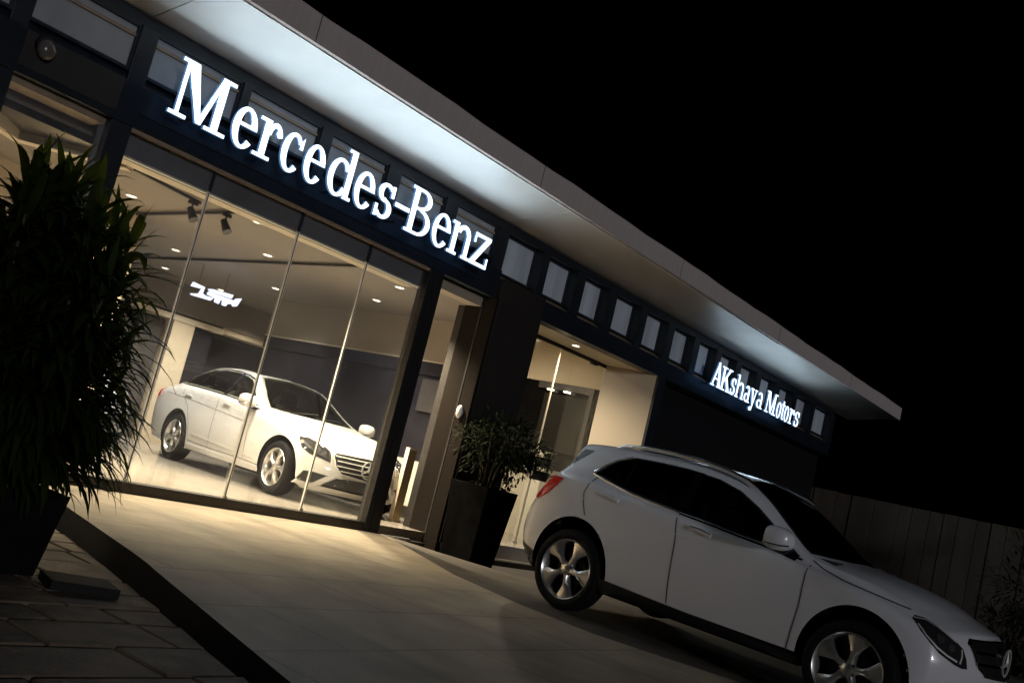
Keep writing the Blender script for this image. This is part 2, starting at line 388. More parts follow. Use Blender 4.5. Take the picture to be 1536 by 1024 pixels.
# posts of the window strip
edges=[(-3.2,-3.0),(-1.,-.85),(1.1,1.25),(3.25,3.40),(4.28,4.48),(5.41,5.54),(6.44,6.63),(7.46,7.70),(8.47,8.72),(9.50,9.757),(10.44,10.69),(11.29,11.60),(12.155,12.475),(13.10,13.40),(14.0,14.31),(14.92,15.22),(15.76,16.06),(16.6,16.9),(17.5,17.8),(18.4,18.7),(19.3,19.6),(20.3,20.6),(21.5,21.8)]
edges=[(a_+(.03 if a_<9.6 else .095 if a_<22 else 0) if a_>3.3 else a_,b_) for a_,b_ in edges]
for (x0,x1) in edges:
    MB().box(x0,x1,-.03 if x0<9 else -.035,.30,3.505 if x0<9 else 3.405,4.019).build('post','navy2',B,bevel=.006)
for (_,x0),(x1,_) in zip(edges,edges[1:]):
    if x1<2: continue
    z0=3.53 if x1<9.6 else 3.425
    fr=MB(); t=.016; y0=.0 if x1<9.6 else .10
    fr.box(x0,x1,y0,y0+.06,4.019-t*1.6,4.019); fr.box(x0,x0+t,y0,y0+.06,z0+.09,4.019-t*1.6); fr.box(x1-t,x1,y0,y0+.06,z0+.09,4.019-t*1.6); fr.box(x0,x1,y0,y0+.06,z0+.06,z0+.09)
    f=fr.build('window','navy2',B)
    if x1<9.6: MB().box(x0+t,x1-t,y0+.012,y0+.034,3.90,3.93).build('blind_rail','sill',f)
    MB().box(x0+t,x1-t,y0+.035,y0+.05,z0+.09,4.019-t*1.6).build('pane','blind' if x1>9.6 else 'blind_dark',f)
    sl_=MB(); sl_.add([(x0,-.022,z0-.025),(x1,-.022,z0-.025),(x1,y0+.06,z0+.06),(x0,y0+.06,z0+.06),(x0,y0+.06,z0-.025),(x1,y0+.06,z0-.025)],[(0,1,2,3),(0,4,5,1),(0,3,4),(1,5,2),(3,2,5,4)])
    sl_.build('sill','sill' if x1>9.6 else 'navy2',f)
MB().box(3.40,4.28,-.056,-.0505,3.20,3.49).build('transom_panel','dark_wall',B)
# ground-floor posts
for (x0,x1) in ((3.25,3.40),(4.28,4.48)):
    MB().box(x0,x1,-.04,.16,-.2,HT-.002).build('post','navy2',B,bevel=.006)
MB().box(8.514,8.76,-.045,.10,-.2,HT-.002).build('post','black',B,bevel=.008)
MB().box(8.60,8.615,-.052,-.046,-.05,HT-.01).build('post_groove','black',B)
# glazing
J=[4.48,5.443,6.581,7.597,8.514]
MB().box(4.48,8.514,-.03,.14,-.3,.098).build('plinth','plinth',B,bevel=.004)
for x0,x1 in zip(J,J[1:]):
    gp=MB().box(x0+.006,x1-.006,.045,.057,.098,HT).build('glass_panel','glass',B)
    MB().box(x0+.012,x1-.012,.075,.085,2.905,HT).build('blind_band','film',gp)
    MB().box(x0+.006,x1-.006,.066,.10,2.886,2.902).build('lower_rail','trim_light',gp)
    MB().box(x0+.012,x1-.012,.072,.094,2.878,2.8855).build('cove_light','cove',gp)
for x in J[1:-1]:
    MB().box(x-.0055,x+.0055,.040,.062,.098,2.90).build('glazing_joint','black',B)
    q=MB(); q.box(x-.012,x-.006,.038,.058,.098,2.90); q.build('glazing_edge','edge',B)
    q=MB(); q.box(x+.006,x+.010,.038,.058,.098,2.90); q.build('glazing_edge','edge',B)
    MB().box(x-.012,x+.012,.030,.070,2.91,HT).build('glazing_clip','navy2',B)
    MB().box(x-.02,x+.02,.025,.044,.06,.125).build('glazing_foot','steel',B,bevel=.004)
MB().box(4.48,8.514,-.03,.02,HT-.035,HT-.003).build('head_trim','sill',B)
# doorway
MB().box(8.76,9.6,-.04,.5,-.3,-.035).build('threshold','plinth',B)
MB().box(8.76,9.36,-.02,.03,-.035,-.012).build('threshold_strip','steel',B)
MB().box(9.735,9.774,-.10,.40,.03,HT-.002).build('column_casing','column_face',B,bevel=.006)
MB().box(9.715,9.774,-.12,.42,-.25,.028).build('column_base','column_face',B,bevel=.006)
MB().box(9.729,9.7348,.10,.125,.03,HT-.004).build('casing_groove','black',B)
MB().box(9.776,10.70,-.12,.55,-.3,3.40).build('column','dark_wall',B,bevel=.01)
MB().box(9.79,10.68,-.15,-.121,-.3,.02).build('column_plinth','plinth',B,bevel=.005)
MB().box(10.701,10.76,-.05,.16,-.3,HT-.002).build('post','navy2',B,bevel=.004)
# partition wall right of the display bay
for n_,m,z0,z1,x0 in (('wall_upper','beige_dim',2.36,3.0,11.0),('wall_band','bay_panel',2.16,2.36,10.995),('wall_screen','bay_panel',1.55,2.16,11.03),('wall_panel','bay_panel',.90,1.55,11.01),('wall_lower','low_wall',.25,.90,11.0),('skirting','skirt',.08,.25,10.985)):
    MB().box(x0,11.16,.62,5.85,z0,z1).build(n_,m,B)
MB().box(11.0,11.03,1.0,2.0,1.62,2.10).build('wall_display','mid_panel',B)
MB().box(10.98,11.05,.62,5.85,2.352,2.372).build('wall_trim','trim_light',B)
# vestibule (right-hand opening)
RV=MB(); RV.add([(14.12,.0,-.3),(13.83,.80,-.3),(13.83,.80,HT+.05),(14.12,.0,HT+.05),(14.30,.0,-.3),(14.30,.80,-.3),(14.30,.80,HT+.05),(14.30,.0,HT+.05)],[(0,1,2,3),(4,7,6,5),(0,3,7,4),(1,5,6,2)])
RV.build('reveal_wall','beige',B)
MB().box(10.76,14.3,.02,.98,HT+.005,HT+.09).build('vestibule_ceiling','beige',B)
MB().box(10.72,14.3,.02,3.9,-.4,-.10).build('vestibule_floor','vest_floor',B)
MB().box(10.76,14.3,-.06,.02,-.4,-.11).build('vestibule_step','plinth',B)
MB().box(14.125,14.36,-.045,.16,-.3,HT-.002).build('post','navy2',B,bevel=.006)
MB().box(10.76,13.83,.79,.83,3.085,HT+.003).build('glass_head_track','rail_black',B)
for x0,x1 in ((10.76,12.545),(12.557,13.50),(13.51,13.83)):
    MB().box(x0,x1,.805,.817,-.09,3.085).build('glass_panel','clean_glass',B)
MB().box(12.546,12.556,.80,.822,-.09,3.085).build('glazing_joint','trim_light',B)
MB().box(12.558,12.566,.80,.804,-.09,3.085).build('glazing_edge','black',B)
fx=MB(); fx.box(12.51,12.60,.79,.83,-.10,-.02); fx.box(12.535,12.575,.785,.835,-.02,.10); fx.build('glass_foot','steel',B,bevel=.006)
MB().box(13.42,13.58,.78,.84,3.06,3.085).build('glass_clip','rail_black',B)
# wall seen through the vestibule glass
for n_,m,z0,z1,x0 in (('wall_upper','beige',2.80,3.90,14.45),('wall_lower','low_wall',.06,1.18,14.45),('skirting','skirt',-.10,.06,14.43)):
    MB().box(x0,14.7,.99,5.69,z0,z1).build(n_,m,B)
MB().box(14.50,14.7,.99,5.69,1.18,2.80).build('wall_recess','dark_panel',B)
q=MB(); q.box(14.44,14.52,1.32,1.40,1.18,2.80); q.box(14.44,14.52,1.40,2.5,2.68,2.80); q.box(14.42,14.47,.99,5.69,1.17,1.215); q.build('recess_frame','mid_panel',B)
MB().box(14.47,14.499,1.42,2.35,1.62,2.60).build('recess_panel','dim_panel',B)
for yy_ in (2.22,1.86): MB().box(14.40,14.47,yy_-.05,yy_+.05,2.655,2.672).build('recess_reflection','lamp',B)  # glowing bars added for lights reflected in the dark recess
q=MB(); q.box(14.46,14.499,1.42,2.45,1.215,1.30); q.box(14.46,14.499,1.9,2.4,1.48,1.60); q.build('recess_shelf','low_wall',B)
MB().box(10.8,14.7,.99,5.84,3.90,3.98).build('inner_ceiling','beige',B)
MB().box(11.165,14.7,5.70,5.84,-.3,3.9).build('inner_wall','beige',B)
# deep interior of the display bay
def diagwall(name,m,P0,P1,z0,z1,t=.15):
    d=(Vector(P1)-Vector(P0)); n_=Vector((d.y,-d.x)).normalized()*-t
    b=MB(); pts=[Vector(P0),Vector(P1),Vector(P1)+n_,Vector(P0)+n_]
    b.prism([(q.x,q.y) for q in pts],(1,0,0),(0,1,0),(0,0,1),z0,z1).build(name,m,B)
Y8=8.0
diagwall('rear_bulkhead','trim_light',(8.6,Y8),(11.70,Y8),2.32,2.42,.5)
diagwall('rear_bulkhead','beige',(11.70,Y8+.05),(15.5,Y8+.05),2.35,2.46,.5)
diagwall('rear_soffit','ceiling',(8.6,Y8),(15.5,Y8),2.46,3.0,.12)
diagwall('rear_wall','mid_panel',(6.5,11.0),(18.5,11.0),.08,2.9,.2)
diagwall('rear_pillar','beige',(10.62,Y8+.02),(11.08,Y8+.02),.08,2.32,.4)
diagwall('rear_cabinet','bay_panel',(11.10,Y8+.1),(11.55,Y8+.1),.08,2.30,.3)
diagwall('rear_partition','bay_panel',(11.80,Y8+.6),(15.4,Y8+.6),.08,2.26,.2)
diagwall('rear_partition','bay_panel',(11.60,Y8+.4),(11.78,Y8+.4),.08,2.30,.2)
diagwall('rear_door','mid_panel',(9.55,Y8+.2),(9.95,Y8+.2),.08,2.2,.1)
diagwall('rear_door_frame','dark_panel',(9.96,Y8+.15),(10.04,Y8+.15),.08,2.25,.1)
diagwall('rear_door','dark_panel',(8.3,Y8+.3),(9.5,Y8+.3),.08,2.2,.1)
diagwall('rear_door','mid_panel',(10.06,Y8+.25),(10.58,Y8+.25),.08,2.25,.1)
# left bay room
MB().box(-4,6.6,3.0,3.15,.08,3.0).build('left_room_wall','beige',B)
lc=MB(); lc.prism([(-4,.34),(3.55,.34),(3.62,.55),(4.05,1.02),(4.42,.62),(4.42,.34)],(1,0,0),(0,1,0),(0,0,1),2.93,2.999); lc.build('left_ceiling_panel','dark_panel',B)
lb=MB(); lb.prism([(3.5,.62),(4.06,1.06),(4.75,.36),(4.85,.42),(4.10,1.24),(3.45,.78)],(1,0,0),(0,1,0),(0,0,1),2.86,2.998); lb.build('left_bulkhead','trim_light',B)
MB().box(3.40,4.28,.05,.30,HT-.06,HT-.003).build('left_head_trim','sill',B)
MB().box(3.40,4.28,.045,.057,.098,HT-.06).build('glass_panel','glass',B)
MB().box(XW,3.25,.045,.057,.098,HT).build('glass_panel','glass',B)
MB().box(XW,4.28,-.03,.14,-.3,.097).build('plinth','plinth',B)
# dark unlit wing to the right and the outer shell
MB().box(14.36,22.0,.25,.45,-.4,HT).build('unlit_front','black',B)
MB().box(19.5,22.0,.45,20,-.4,4.3).build('side_wall','dark_wall',B)
MB().box(XW-.1,XW,.1,20,-.4,4.3).build('side_wall','dark_wall',B)
MB().box(XW,19.5,20,20.2,-.4,4.3).build('back_wall','dark_wall',B)
MB().box(XW,10.7,.36,.5,3.2,4.3).build('loft_wall','dark_wall',B)

# ------------------------------------------------------------------ illuminated lettering (strokes per glyph, in x-height units)
def ring(cx,cz,rx,rz,tx,tz,a0=0,a1=360,n=40):
    """arc band polygon quads: outer ellipse rx,rz; thickness tx at the sides and tz at top/bottom"""
    out=[]
    k=max(6,int(n*abs(a1-a0)/360))
    pts=[]
    for i in range(k+1):
        t=R(a0+(a1-a0)*i/k); co_,si=math.cos(t),math.sin(t)
        pts.append(((cx+rx*co_,cz+rz*si),(cx+(rx-tx)*co_,cz+(rz-tz)*si)))
    return [[pts[i][0],pts[i+1][0],pts[i+1][1],pts[i][1]] for i in range(k)]
def rect(x0,x1,z0,z1,sh=0): return [[(x0,z0),(x1,z0),(x1+sh,z1),(x0+sh,z1)]]
def glyph(ch,w,h,cap):
    """strokes as lists of quads; w width, h x-height, cap cap-height"""
    st=.19*h; th=.085*h; S=[]
    def stem(x,z0,z1,l=1,r=1,top=1,bot=1,s=st,sf=.12):
        S.append(rect(x,x+s,z0,z1))
        if bot: S.append(rect(x-(sf*h if l else 0),x+s+(sf*h if r else 0),z0,z0+th))
        if top==1: S.append(rect(x-sf*h,x+s+sf*h,z1-th,z1))
        if top==2: S.append(rect(x-sf*h,x+s*.5,z1-th,z1))
    if ch=='M':
        S.append([[(.10*w,0),(.165*w,0),(.165*w,cap),(.10*w,cap)]]); S.append(rect(0,.30*w,0,th))
        S.append(rect(w*.02,.2*w,cap-th,cap))
        S.append([[(.10*w,cap),(.30*w,cap),(.56*w,.03*cap),(.47*w,.03*cap)]])
        S.append([[(.47*w,.03*cap),(.56*w,.03*cap),(.80*w,cap),(.74*w,cap)]])
        S.append(rect(.73*w,.73*w+st*1.05,0,cap)); S.append(rect(.62*w,w,0,th)); S.append(rect(.80*w,w*.98,cap-th,cap))
    elif ch=='e':
        S.append(ring(w/2,h/2,w/2,h/2+.01,st,th*1.1,8,322)); S.append(rect(.14*w,.97*w,h*.53,h*.53+th))
        S.append([[(.80*w,h*.53),(w,h*.53),(w,h*.58),(.82*w,h*.62)]])
    elif ch=='c':
        S.append(ring(w*.52,h/2,w*.52,h/2+.01,st,th*1.1,62,318)); S.append(ring(w*.52,h/2,w*.46,h/2+.01,st*.6,th*1.4,40,64))
        S.append([[(w*.80,h*.66),(w*.97,h*.66),(w*.97,h*1.0),(w*.84,h*.86)]])
    elif ch=='r':
        stem(.22*w,0,h,top=2,sf=.17); S.append(ring(.70*w,h*.55,.36*w,h*.45,st*.75,th*1.5,20,165))
        S.append(ring(.87*w,h*.76,.115*w,.10*h,.1*w,.09*h))
    elif ch=='d':
        S.append(ring(w*.42,h/2,w*.42,h/2+.01,st,th*1.1,30,330)); x=w*.70
        S.append(rect(x,x+st,0,cap)); S.append(rect(x-.12*h,x+st*.5,cap-th,cap)); S.append(rect(x+st*.5,x+st+.10*h,0,th))
    elif ch=='s':
        S.append(ring(w*.50,h*.735,w*.46,h*.275,st,th*1.1,55,270)); S.append(ring(w*.50,h*.275,w*.48,h*.285,st,th*1.1,-122,92))
        S.append([[(w*.10,h*.82),(w*.45,h*.45),(w*.72,h*.58),(w*.35,h*.76)]]) if 0 else None
        S.append([[(w*.22,h*.53),(w*.5,h*.46),(w*.82,h*.46),(w*.48,h*.60)]])
        S.append(rect(w*.80,w*.97,h*.66,h*1.0)); S.append(rect(w*.02,w*.18,0,h*.34))
        S.append(ring(w*.5,h*.735,w*.44,h*.275,st*.6,th*1.2,30,60)); S.append(ring(w*.5,h*.275,w*.46,h*.285,st*.6,th*1.2,-152,-120))
        S=[q for q in S if q]
    elif ch=='-': S.append(rect(0,w,h*.51,h*.51+.12*h))
    elif ch=='B':
        x=.12*w; S.append(rect(x,x+st*1.05,0,cap)); S.append(rect(0,w*.5,0,th)); S.append(rect(0,w*.5,cap-th,cap)); S.append(rect(x,w*.5,cap*.535,cap*.535+th))
        S.append(ring(w*.46,cap*.775,w*.42,cap*.225,st,th,-90,90)); S.append(ring(w*.50,cap*.285,w*.50,cap*.285,st*1.05,th,-90,90))
        S.append(rect(w*.45,w*.52,0,th)) 
    elif ch=='n':
        stem(.12*w,0,h,top=2); S.append(ring(.55*w,h*.66,.31*w,h*.34,st*.95,th*1.5,0,165)); x=.86*w-st*.95
        S.append(rect(x,x+st*.95,0,h*.68)); S.append(rect(x-.08*h,x+st+.12*h,0,th))
    elif ch=='h':
        stem(.12*w,0,cap,top=2); S.append(ring(.55*w,h*.66,.31*w,h*.34,st*.95,th*1.5,0,165)); x=.86*w-st*.95
        S.append(rect(x,x+st*.95,0,h*.68)); S.append(rect(x-.08*h,x+st+.12*h,0,th))
    elif ch=='z':
        S.append(rect(.03*w,.97*w,h-th*1.2,h)); S.append(rect(0,w,0,th*1.2)); S.append([[(0,th),(.27*w,th),(.97*w,h-th),(.70*w,h-th)]])
        S.append(rect(.03*w,.12*w,h*.68,h)); S.append(rect(.90*w,.99*w,0,h*.34))
    elif ch=='A':
        S.append([[(.07*w,0),(.20*w,0),(.53*w,cap),(.44*w,cap)]]); S.append([[(.66*w,0),(.90*w,0),(.56*w,cap*1.06),(.42*w,cap*1.06)]])
        S.append(rect(.2*w,.75*w,cap*.30,cap*.30+th)); S.append(rect(0,.33*w,0,th)); S.append(rect(.56*w,w,0,th))
    elif ch=='k':
        S.append(rect(.14*w,.14*w+st*1.2,0,cap)); S.append(rect(0,.48*w,0,th)); S.append(rect(0,.48*w,cap-th,cap))
        S.append([[(.25*w,cap*.38),(.38*w,cap*.38),(.90*w,cap),(.72*w,cap)]]); S.append([[(.40*w,cap*.55),(.54*w,cap*.66),(.96*w,0),(.72*w,0)]])
        S.append(rect(.60*w,w,0,th)); S.append(rect(.62*w,.98*w,cap-th,cap))
    elif ch=='a':
        S.append(ring(.44*w,h*.27,.44*w,h*.28,st,th*1.1,20,340)); x=.64*w; S.append(rect(x,x+st,0,h*.72)); S.append(rect(x,w*1.02,0,th))
        S.append(ring(.46*w,h*.70,.39*w,h*.31,st,th*1.2,0,150))
    elif ch=='y':
        S.append([[(.06*w,h),(.30*w,h),(.64*w,.02*h),(.46*w,.02*h)]]); S.append([[(.78*w,h),(.90*w,h),(.50*w,-.36*h),(.38*w,-.30*h)]])
        S.append(rect(-.02*w,.44*w,h-th,h)); S.append(rect(.62*w,1.02*w,h-th,h)); S.append(ring(.27*w,-.27*h,.17*w,.13*h,.16*w,.12*h))
        S.append([[(.27*w,-.39*h),(.42*w,-.36*h),(.52*w,-.2*h),(.30*w,-.25*h)]])
    elif ch=='o': S.append(ring(w/2,h/2,w/2,h/2+.01,st,th*1.1))
    elif ch=='t':
        S.append(rect(.28*w,.28*w+st,h*.2,h*1.22)); S.append(rect(0,.95*w,h-th*1.1,h)); S.append(ring(.28*w+.36*w,h*.22,.36*w,h*.23,st,th*1.2,180,320))
    return S
def letter_mesh(ch,x,z,w,h,cap,y0,depth,parent,face,side):
    b=MB()
    for i,stroke in enumerate(glyph(ch,w,h,cap)):
        d=.0005*i
        for q in stroke:
            # orient consistently, emissive front face + dark blue return
            area=sum(q[k][0]*q[(k+1)%4][1]-q[(k+1)%4][0]*q[k][1] for k in range(4))
            if area<0:q=q[::-1]
            fr=[(x+u,y0-depth-d,z+v) for u,v in q]; bk=[(x+u,y0,z+v) for u,v in q]
            b.cur=0; b.add(fr,[(0,1,2,3)])
            b.cur=1; b.add(fr+bk,[(i_,4+i_,4+(i_+1)%4,(i_+1)%4) for i_ in range(4)]+[(7,6,5,4)])
    o=b.build('letter',[face,side],parent,norm=False)
    return o
S1=empty('illuminated_sign',(4.63,-.10,3.345),label='large glowing white serif lettering on the dark header over the glass front',cat='sign')
for ch,x0,x1 in (('M',4.63,5.24),('e',5.29,5.565),('r',5.575,5.855),('c',5.885,6.14),('e',6.185,6.45),('d',6.51,6.87),('e',6.895,7.18),('s',7.22,7.48),('-',7.51,7.74),('B',7.715,8.105),('e',8.155,8.46),('n',8.46,8.88),('z',8.885,9.21)):
    letter_mesh(ch,x0-4.63,0,x1-x0,.385,.525,-.12,.03,S1,'sign','sign_side')
for x in (4.9,5.8,6.7,7.6,8.5,9.1): q=MB(); q.box(x-4.63-.01,x-4.63+.01,-.119,.05,.03,.05); q.build('stand_off','black',S1)
S2=empty('illuminated_sign',(15.46,-.10,3.33),label='smaller glowing white serif lettering near the far end of the eave',cat='sign')
for ch,x0,x1 in (('A',15.46,15.86),('k',15.79,16.19),('s',16.21,16.39),('h',16.41,16.77),('a',16.785,17.02),('y',17.035,17.305),('a',17.335,17.59),('M',17.73,18.22),('o',18.25,18.46),('t',18.47,18.63),('o',18.63,18.84),('r',18.86,19.12),('s',19.15,19.37)):
    letter_mesh(ch,x0-15.46,0,x1-x0,.29,.40,-.12,.03,S2,'sign2','sign_side')
for x in (15.7,16.6,17.5,18.1,19.2): q=MB(); q.box(x-15.46-.01,x-15.46+.01,-.119,.07,.03,.05); q.build('stand_off','black',S2)
def sign_fill(x,z,w,P,el=24):  # unseen lamp added before the letters to throw their glow on the soffit
    l=bpy.data.lights.new('unseen_sign_fill','AREA'); l.shape='RECTANGLE'; l.size=w; l.size_y=.10; l.energy=P; l.color=(.62,.82,1.)
    o=bpy.data.objects.new('unseen_sign_fill',l); COL.objects.link(o); o.location=(x,-.262,z)
    o.rotation_euler=(R(-90-el),0,0)
sign_fill(6.93,3.60,4.6,50); sign_fill(17.4,3.53,3.9,17)
# street sign reflected in the glass, built as glowing strokes hung inside
S3=empty('sign_reflection',(8.79,5.0,2.68),label='blue-white glowing glyphs added inside, standing for a sign reflected in the glass',cat='sign')
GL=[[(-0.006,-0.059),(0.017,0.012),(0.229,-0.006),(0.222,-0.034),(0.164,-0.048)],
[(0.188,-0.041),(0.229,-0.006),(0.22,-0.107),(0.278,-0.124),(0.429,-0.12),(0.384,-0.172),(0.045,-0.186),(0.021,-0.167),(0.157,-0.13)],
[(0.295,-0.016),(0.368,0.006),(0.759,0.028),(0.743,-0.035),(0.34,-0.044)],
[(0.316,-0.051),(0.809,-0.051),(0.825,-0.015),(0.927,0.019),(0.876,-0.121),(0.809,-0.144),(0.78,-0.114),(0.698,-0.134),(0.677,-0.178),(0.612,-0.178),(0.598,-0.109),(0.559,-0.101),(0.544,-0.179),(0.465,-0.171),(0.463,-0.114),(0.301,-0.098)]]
for q in GL: MB().prism(q,(1,0,0),(0,0,1),(0,1,0),0,.03).build('stroke','reflection_glow',S3)
q=MB(); q.tube([(.12,.03,.0),(.12,.03,.32)],.004); q.tube([(.60,.03,.0),(.60,.03,.32)],.004); q.tube([(.0,.035,-.04),(.93,.035,-.04)],.006); q.build('added_hanger','rail_black',S3)  # wires added to carry the reflection strokes

# ------------------------------------------------------------------ downlights, tracks
def downlight():
    o=empty('downlight',(0,0,0))
    MB().lathe([(.055,0),(.078,0),(.078,-.006),(.062,-.010),(.055,-.004)],axis='z',n=24,closed=True).build('rim','white_plastic',o,smooth=True)
    MB().lathe([(.0001,-.002),(.055,-.002),(.055,-.0035),(.0001,-.0035)],axis='z',n=24).build('lamp_disc','lamp',o)
    return o
DL=[(6.63,.82,'round lit downlight nearest the glass, left of the track spotlight'),(8.02,2.38,'round lit downlight in mid ceiling right of the track spotlight'),
 (8.17,4.69,'round lit downlight above the glowing sign reflection, left pane'),(10.07,4.72,'round lit downlight just right of the glowing sign reflection'),
 (10.08,2.41,'round lit downlight in the rightmost glass pane of the display'),(5.9,2.2,'round lit downlight behind the tall dark plant'),
 (9.45,6.9,'round lit downlight low in the view left of the sign reflection'),(10.75,7.1,'small lit downlight under the sign reflection by the rear bulkhead'),
 (12.2,7.2,'small lit downlight farthest right beside the rear bulkhead'),(9.1,1.0,'round lit downlight just inside the open doorway')]
proto=None
for i,(x,y,lb) in enumerate(DL):
    o=downlight() if proto is None else copy_tree(proto)
    proto=proto or o
    o.location=(x,y,2.9995); tag(o,lb,'ceiling light','downlights in the showroom ceiling')
    spot(x,y,2.97,[1500,640,470,230,240,900,420,260,260,1300][i],128,col=(1,.82,.56) if i in (0,9,5) else (1,.92,.80))
for x,y in ((7.5,1.0),(5.2,1.0),(8.6,.9)): pass
def track(P0,P1,heads,label):
    P0=Vector(P0);P1=Vector(P1); o=empty('track_light',P0,label=label,cat='track light',group='black lighting tracks under the showroom ceiling')
    d=P1-P0; n_=d.normalized(); b=MB()
    b.tube([Vector((0,0,.05)),d+Vector((0,0,.05))],.022,4); b.build('rail','rail_black',o)
    for k,t in enumerate(heads):
        q=d*t; h=MB(); h.box(q.x-.05,q.x+.05,q.y-.02,q.y+.02,.0,.035); h.tube([q,q+Vector((0,0,-.05))],.012)
        hd=h.build('spot_bracket','rail_black',o)
        c_=MB(); a=q+Vector((0.0,.03,-.04)); e=q+Vector((.02,-.06,-.16)); c_.tube([a,(a+e)/2,e],[.035,.042,.05],14); c_.build('spot_head','rail_black',hd,smooth=True)
    return o
track((6.22,.55,2.92),(6.55,3.7,2.92),[.10],'short lighting track with one hanging spotlight, in the second glass pane')
track((8.04,.5,2.92),(8.75,6.6,2.92),[],'long bare lighting track running into the showroom')
track((5.05,.75,2.92),(5.98,.98,2.92),[.9],'lighting track with a spotlight in the first glass pane, parallel to the front')
# extra interior lamps belonging to the left room and vestibule (hidden recessed fittings in their ceilings)
spot(3.2,1.6,2.95,330,160); spot(12.4,.45,3.11,260,165); spot(12.2,2.6,3.75,480,170); spot(13.4,9.4,2.95,300,160)
lo=empty('downlight',(0,0,0)); 
bpy.data.objects.remove(lo)
for (x,y,z,lb) in ((3.2,1.6,2.9995,'round lit downlight in the left room behind the plant tips'),(12.4,.45,HT+.004,'round lit downlight in the vestibule ceiling'),(12.2,2.6,3.8995,'round lit downlight behind the vestibule glass')):
    o=copy_tree(proto); o.location=(x,y,z); tag(o,lb,'ceiling light','downlights in the showroom ceiling')

# ------------------------------------------------------------------ cars
def pchip(X,Y,x):
    n=len(X); h=[X[i+1]-X[i] for i in range(n-1)]; d=[(Y[i+1]-Y[i])/h[i] for i in range(n-1)]
    m=[0]*n; m[0]=d[0]; m[-1]=d[-1]
    for i in range(1,n-1):
        if d[i-1]*d[i]<=0: m[i]=0
        else:
            w1=2*h[i]+h[i-1]; w2=h[i]+2*h[i-1]; m[i]=(w1+w2)/(w1/d[i-1]+w2/d[i])
    if x<=X[0]: return Y[0]
    if x>=X[-1]: return Y[-1]
    for i in range(n-1):
        if x<=X[i+1]:
            t=(x-X[i])/h[i]; a=Y[i+1]; 
            return (1+2*t)*(1-t)**2*Y[i]+t*(1-t)**2*h[i]*m[i]+t*t*(3-2*t)*a+t*t*(t-1)*h[i]*m[i+1]
def catmull(P,k):
    out=[]
    n=len(P)
    for i in range(n-1):
        p0=P[max(i-1,0)];p1=P[i];p2=P[i+1];p3=P[min(i+2,n-1)]
        for j in range(k):
            t=j/k
            out.append(tuple(.5*((2*p1[q])+(-p0[q]+p2[q])*t+(2*p0[q]-5*p1[q]+4*p2[q]-p3[q])*t*t+(-p0[q]+3*p1[q]-3*p2[q]+p3[q])*t**3) for q in (0,1)))
    out.append(P[-1]); return out
def car_body_mesh(sp):
    S=sp['st']; X=[s_[0] for s_ in S]
    par=lambda x:[pchip(X,[s_[k] for s_ in S],x) for k in range(1,9)]
    NXX=sp.get('n',96); x0,x1=X[0],X[-1]
    xs=[]
    for i in range(NXX+1):
        t=i/NXX; t=t-.06*math.sin(4*math.pi*t)/ (2*math.pi) ; xs.append(x0+(x1-x0)*t)
    zf=[a for a,_ in sp['nose']]; xf=[b for _,b in sp['nose']]; zt=[a for a,_ in sp['tail']]; xt=[b for _,b in sp['tail']]
    fa,ta=sp['fa'],sp['ta']
    def warp(x,y,z):
        if x>fa:
            t=(x-fa)/(x1-fa); return fa+t*(pchip(zf,xf,z)-sp['bow']*(abs(y)/.9)**2.2*t-fa)
        if x<ta:
            t=(ta-x)/(ta-x0); return ta+t*(pchip(zt,xt,z)+sp['tbow']*(abs(y)/.9)**2.2*t-ta)
        return x
    vs=[];fs=[]; rings=[]
    for x in xs:
        zb,yw,zm,ysh,zsh,yr,zr,zc=par(x)
        half=[(0,zb),(yw*.86,zb),(yw*.955,zb+.045),(yw*.985,(zb+zm)/2-.01),(yw,zm),(yw-.006,zm+(zsh-zm)*.42),(yw-.014,zm+(zsh-zm)*.72),((yw+ysh)/2+.012,zm+(zsh-zm)*.90),(ysh,zsh),(ysh+(yr-ysh)*.5+.008,(zsh+zr)/2+.004),(yr,zr),(yr*.62,zr+(zc-zr)*.66),(0,zc)]
        h=catmull(half,4); m=len(h)
        ring=[(y,z) for y,z in h]+[(-y,z) for y,z in h[-2:0:-1]]
        rings.append([(warp(x,y,z),y,z) for y,z in ring]); 
    nr=len(rings[0])
    for r_ in rings: vs+=r_
    for i in range(len(rings)-1):
        for k in range(nr): fs.append((i*nr+k,i*nr+(k+1)%nr,(i+1)*nr+(k+1)%nr,(i+1)*nr+k))
    # caps: strips across the width
    def cap(ri,xx,flip):
        rg=rings[ri]; m=nr//2   # index 0 bottom centre, m top centre
        cols=8; idx={}
        for k in range(1,m):
            a=rg[k]; 
            for c_ in range(1,cols):
                y=a[1]*(1-2*c_/cols); idx[(k,c_)]=len(vs); vs.append((warp(xx,y,a[2]),y,a[2]))
            idx[(k,0)]=ri*nr+k; idx[(k,cols)]=ri*nr+nr-k
        for k in range(1,m-1):
            for c_ in range(cols):
                f=(idx[(k,c_)],idx[(k+1,c_)],idx[(k+1,c_+1)],idx[(k,c_+1)]); fs.append(f if flip else f[::-1])
        b0=ri*nr; t0=ri*nr+m
        for c_ in range(cols):
            f=(idx[(1,c_)],idx[(1,c_+1)],b0); fs.append(f); f=(idx[(m-1,c_)],t0,idx[(m-1,c_+1)]); fs.append(f)
    cap(len(rings)-1,x1,True); cap(0,x0,False)
    return vs,fs
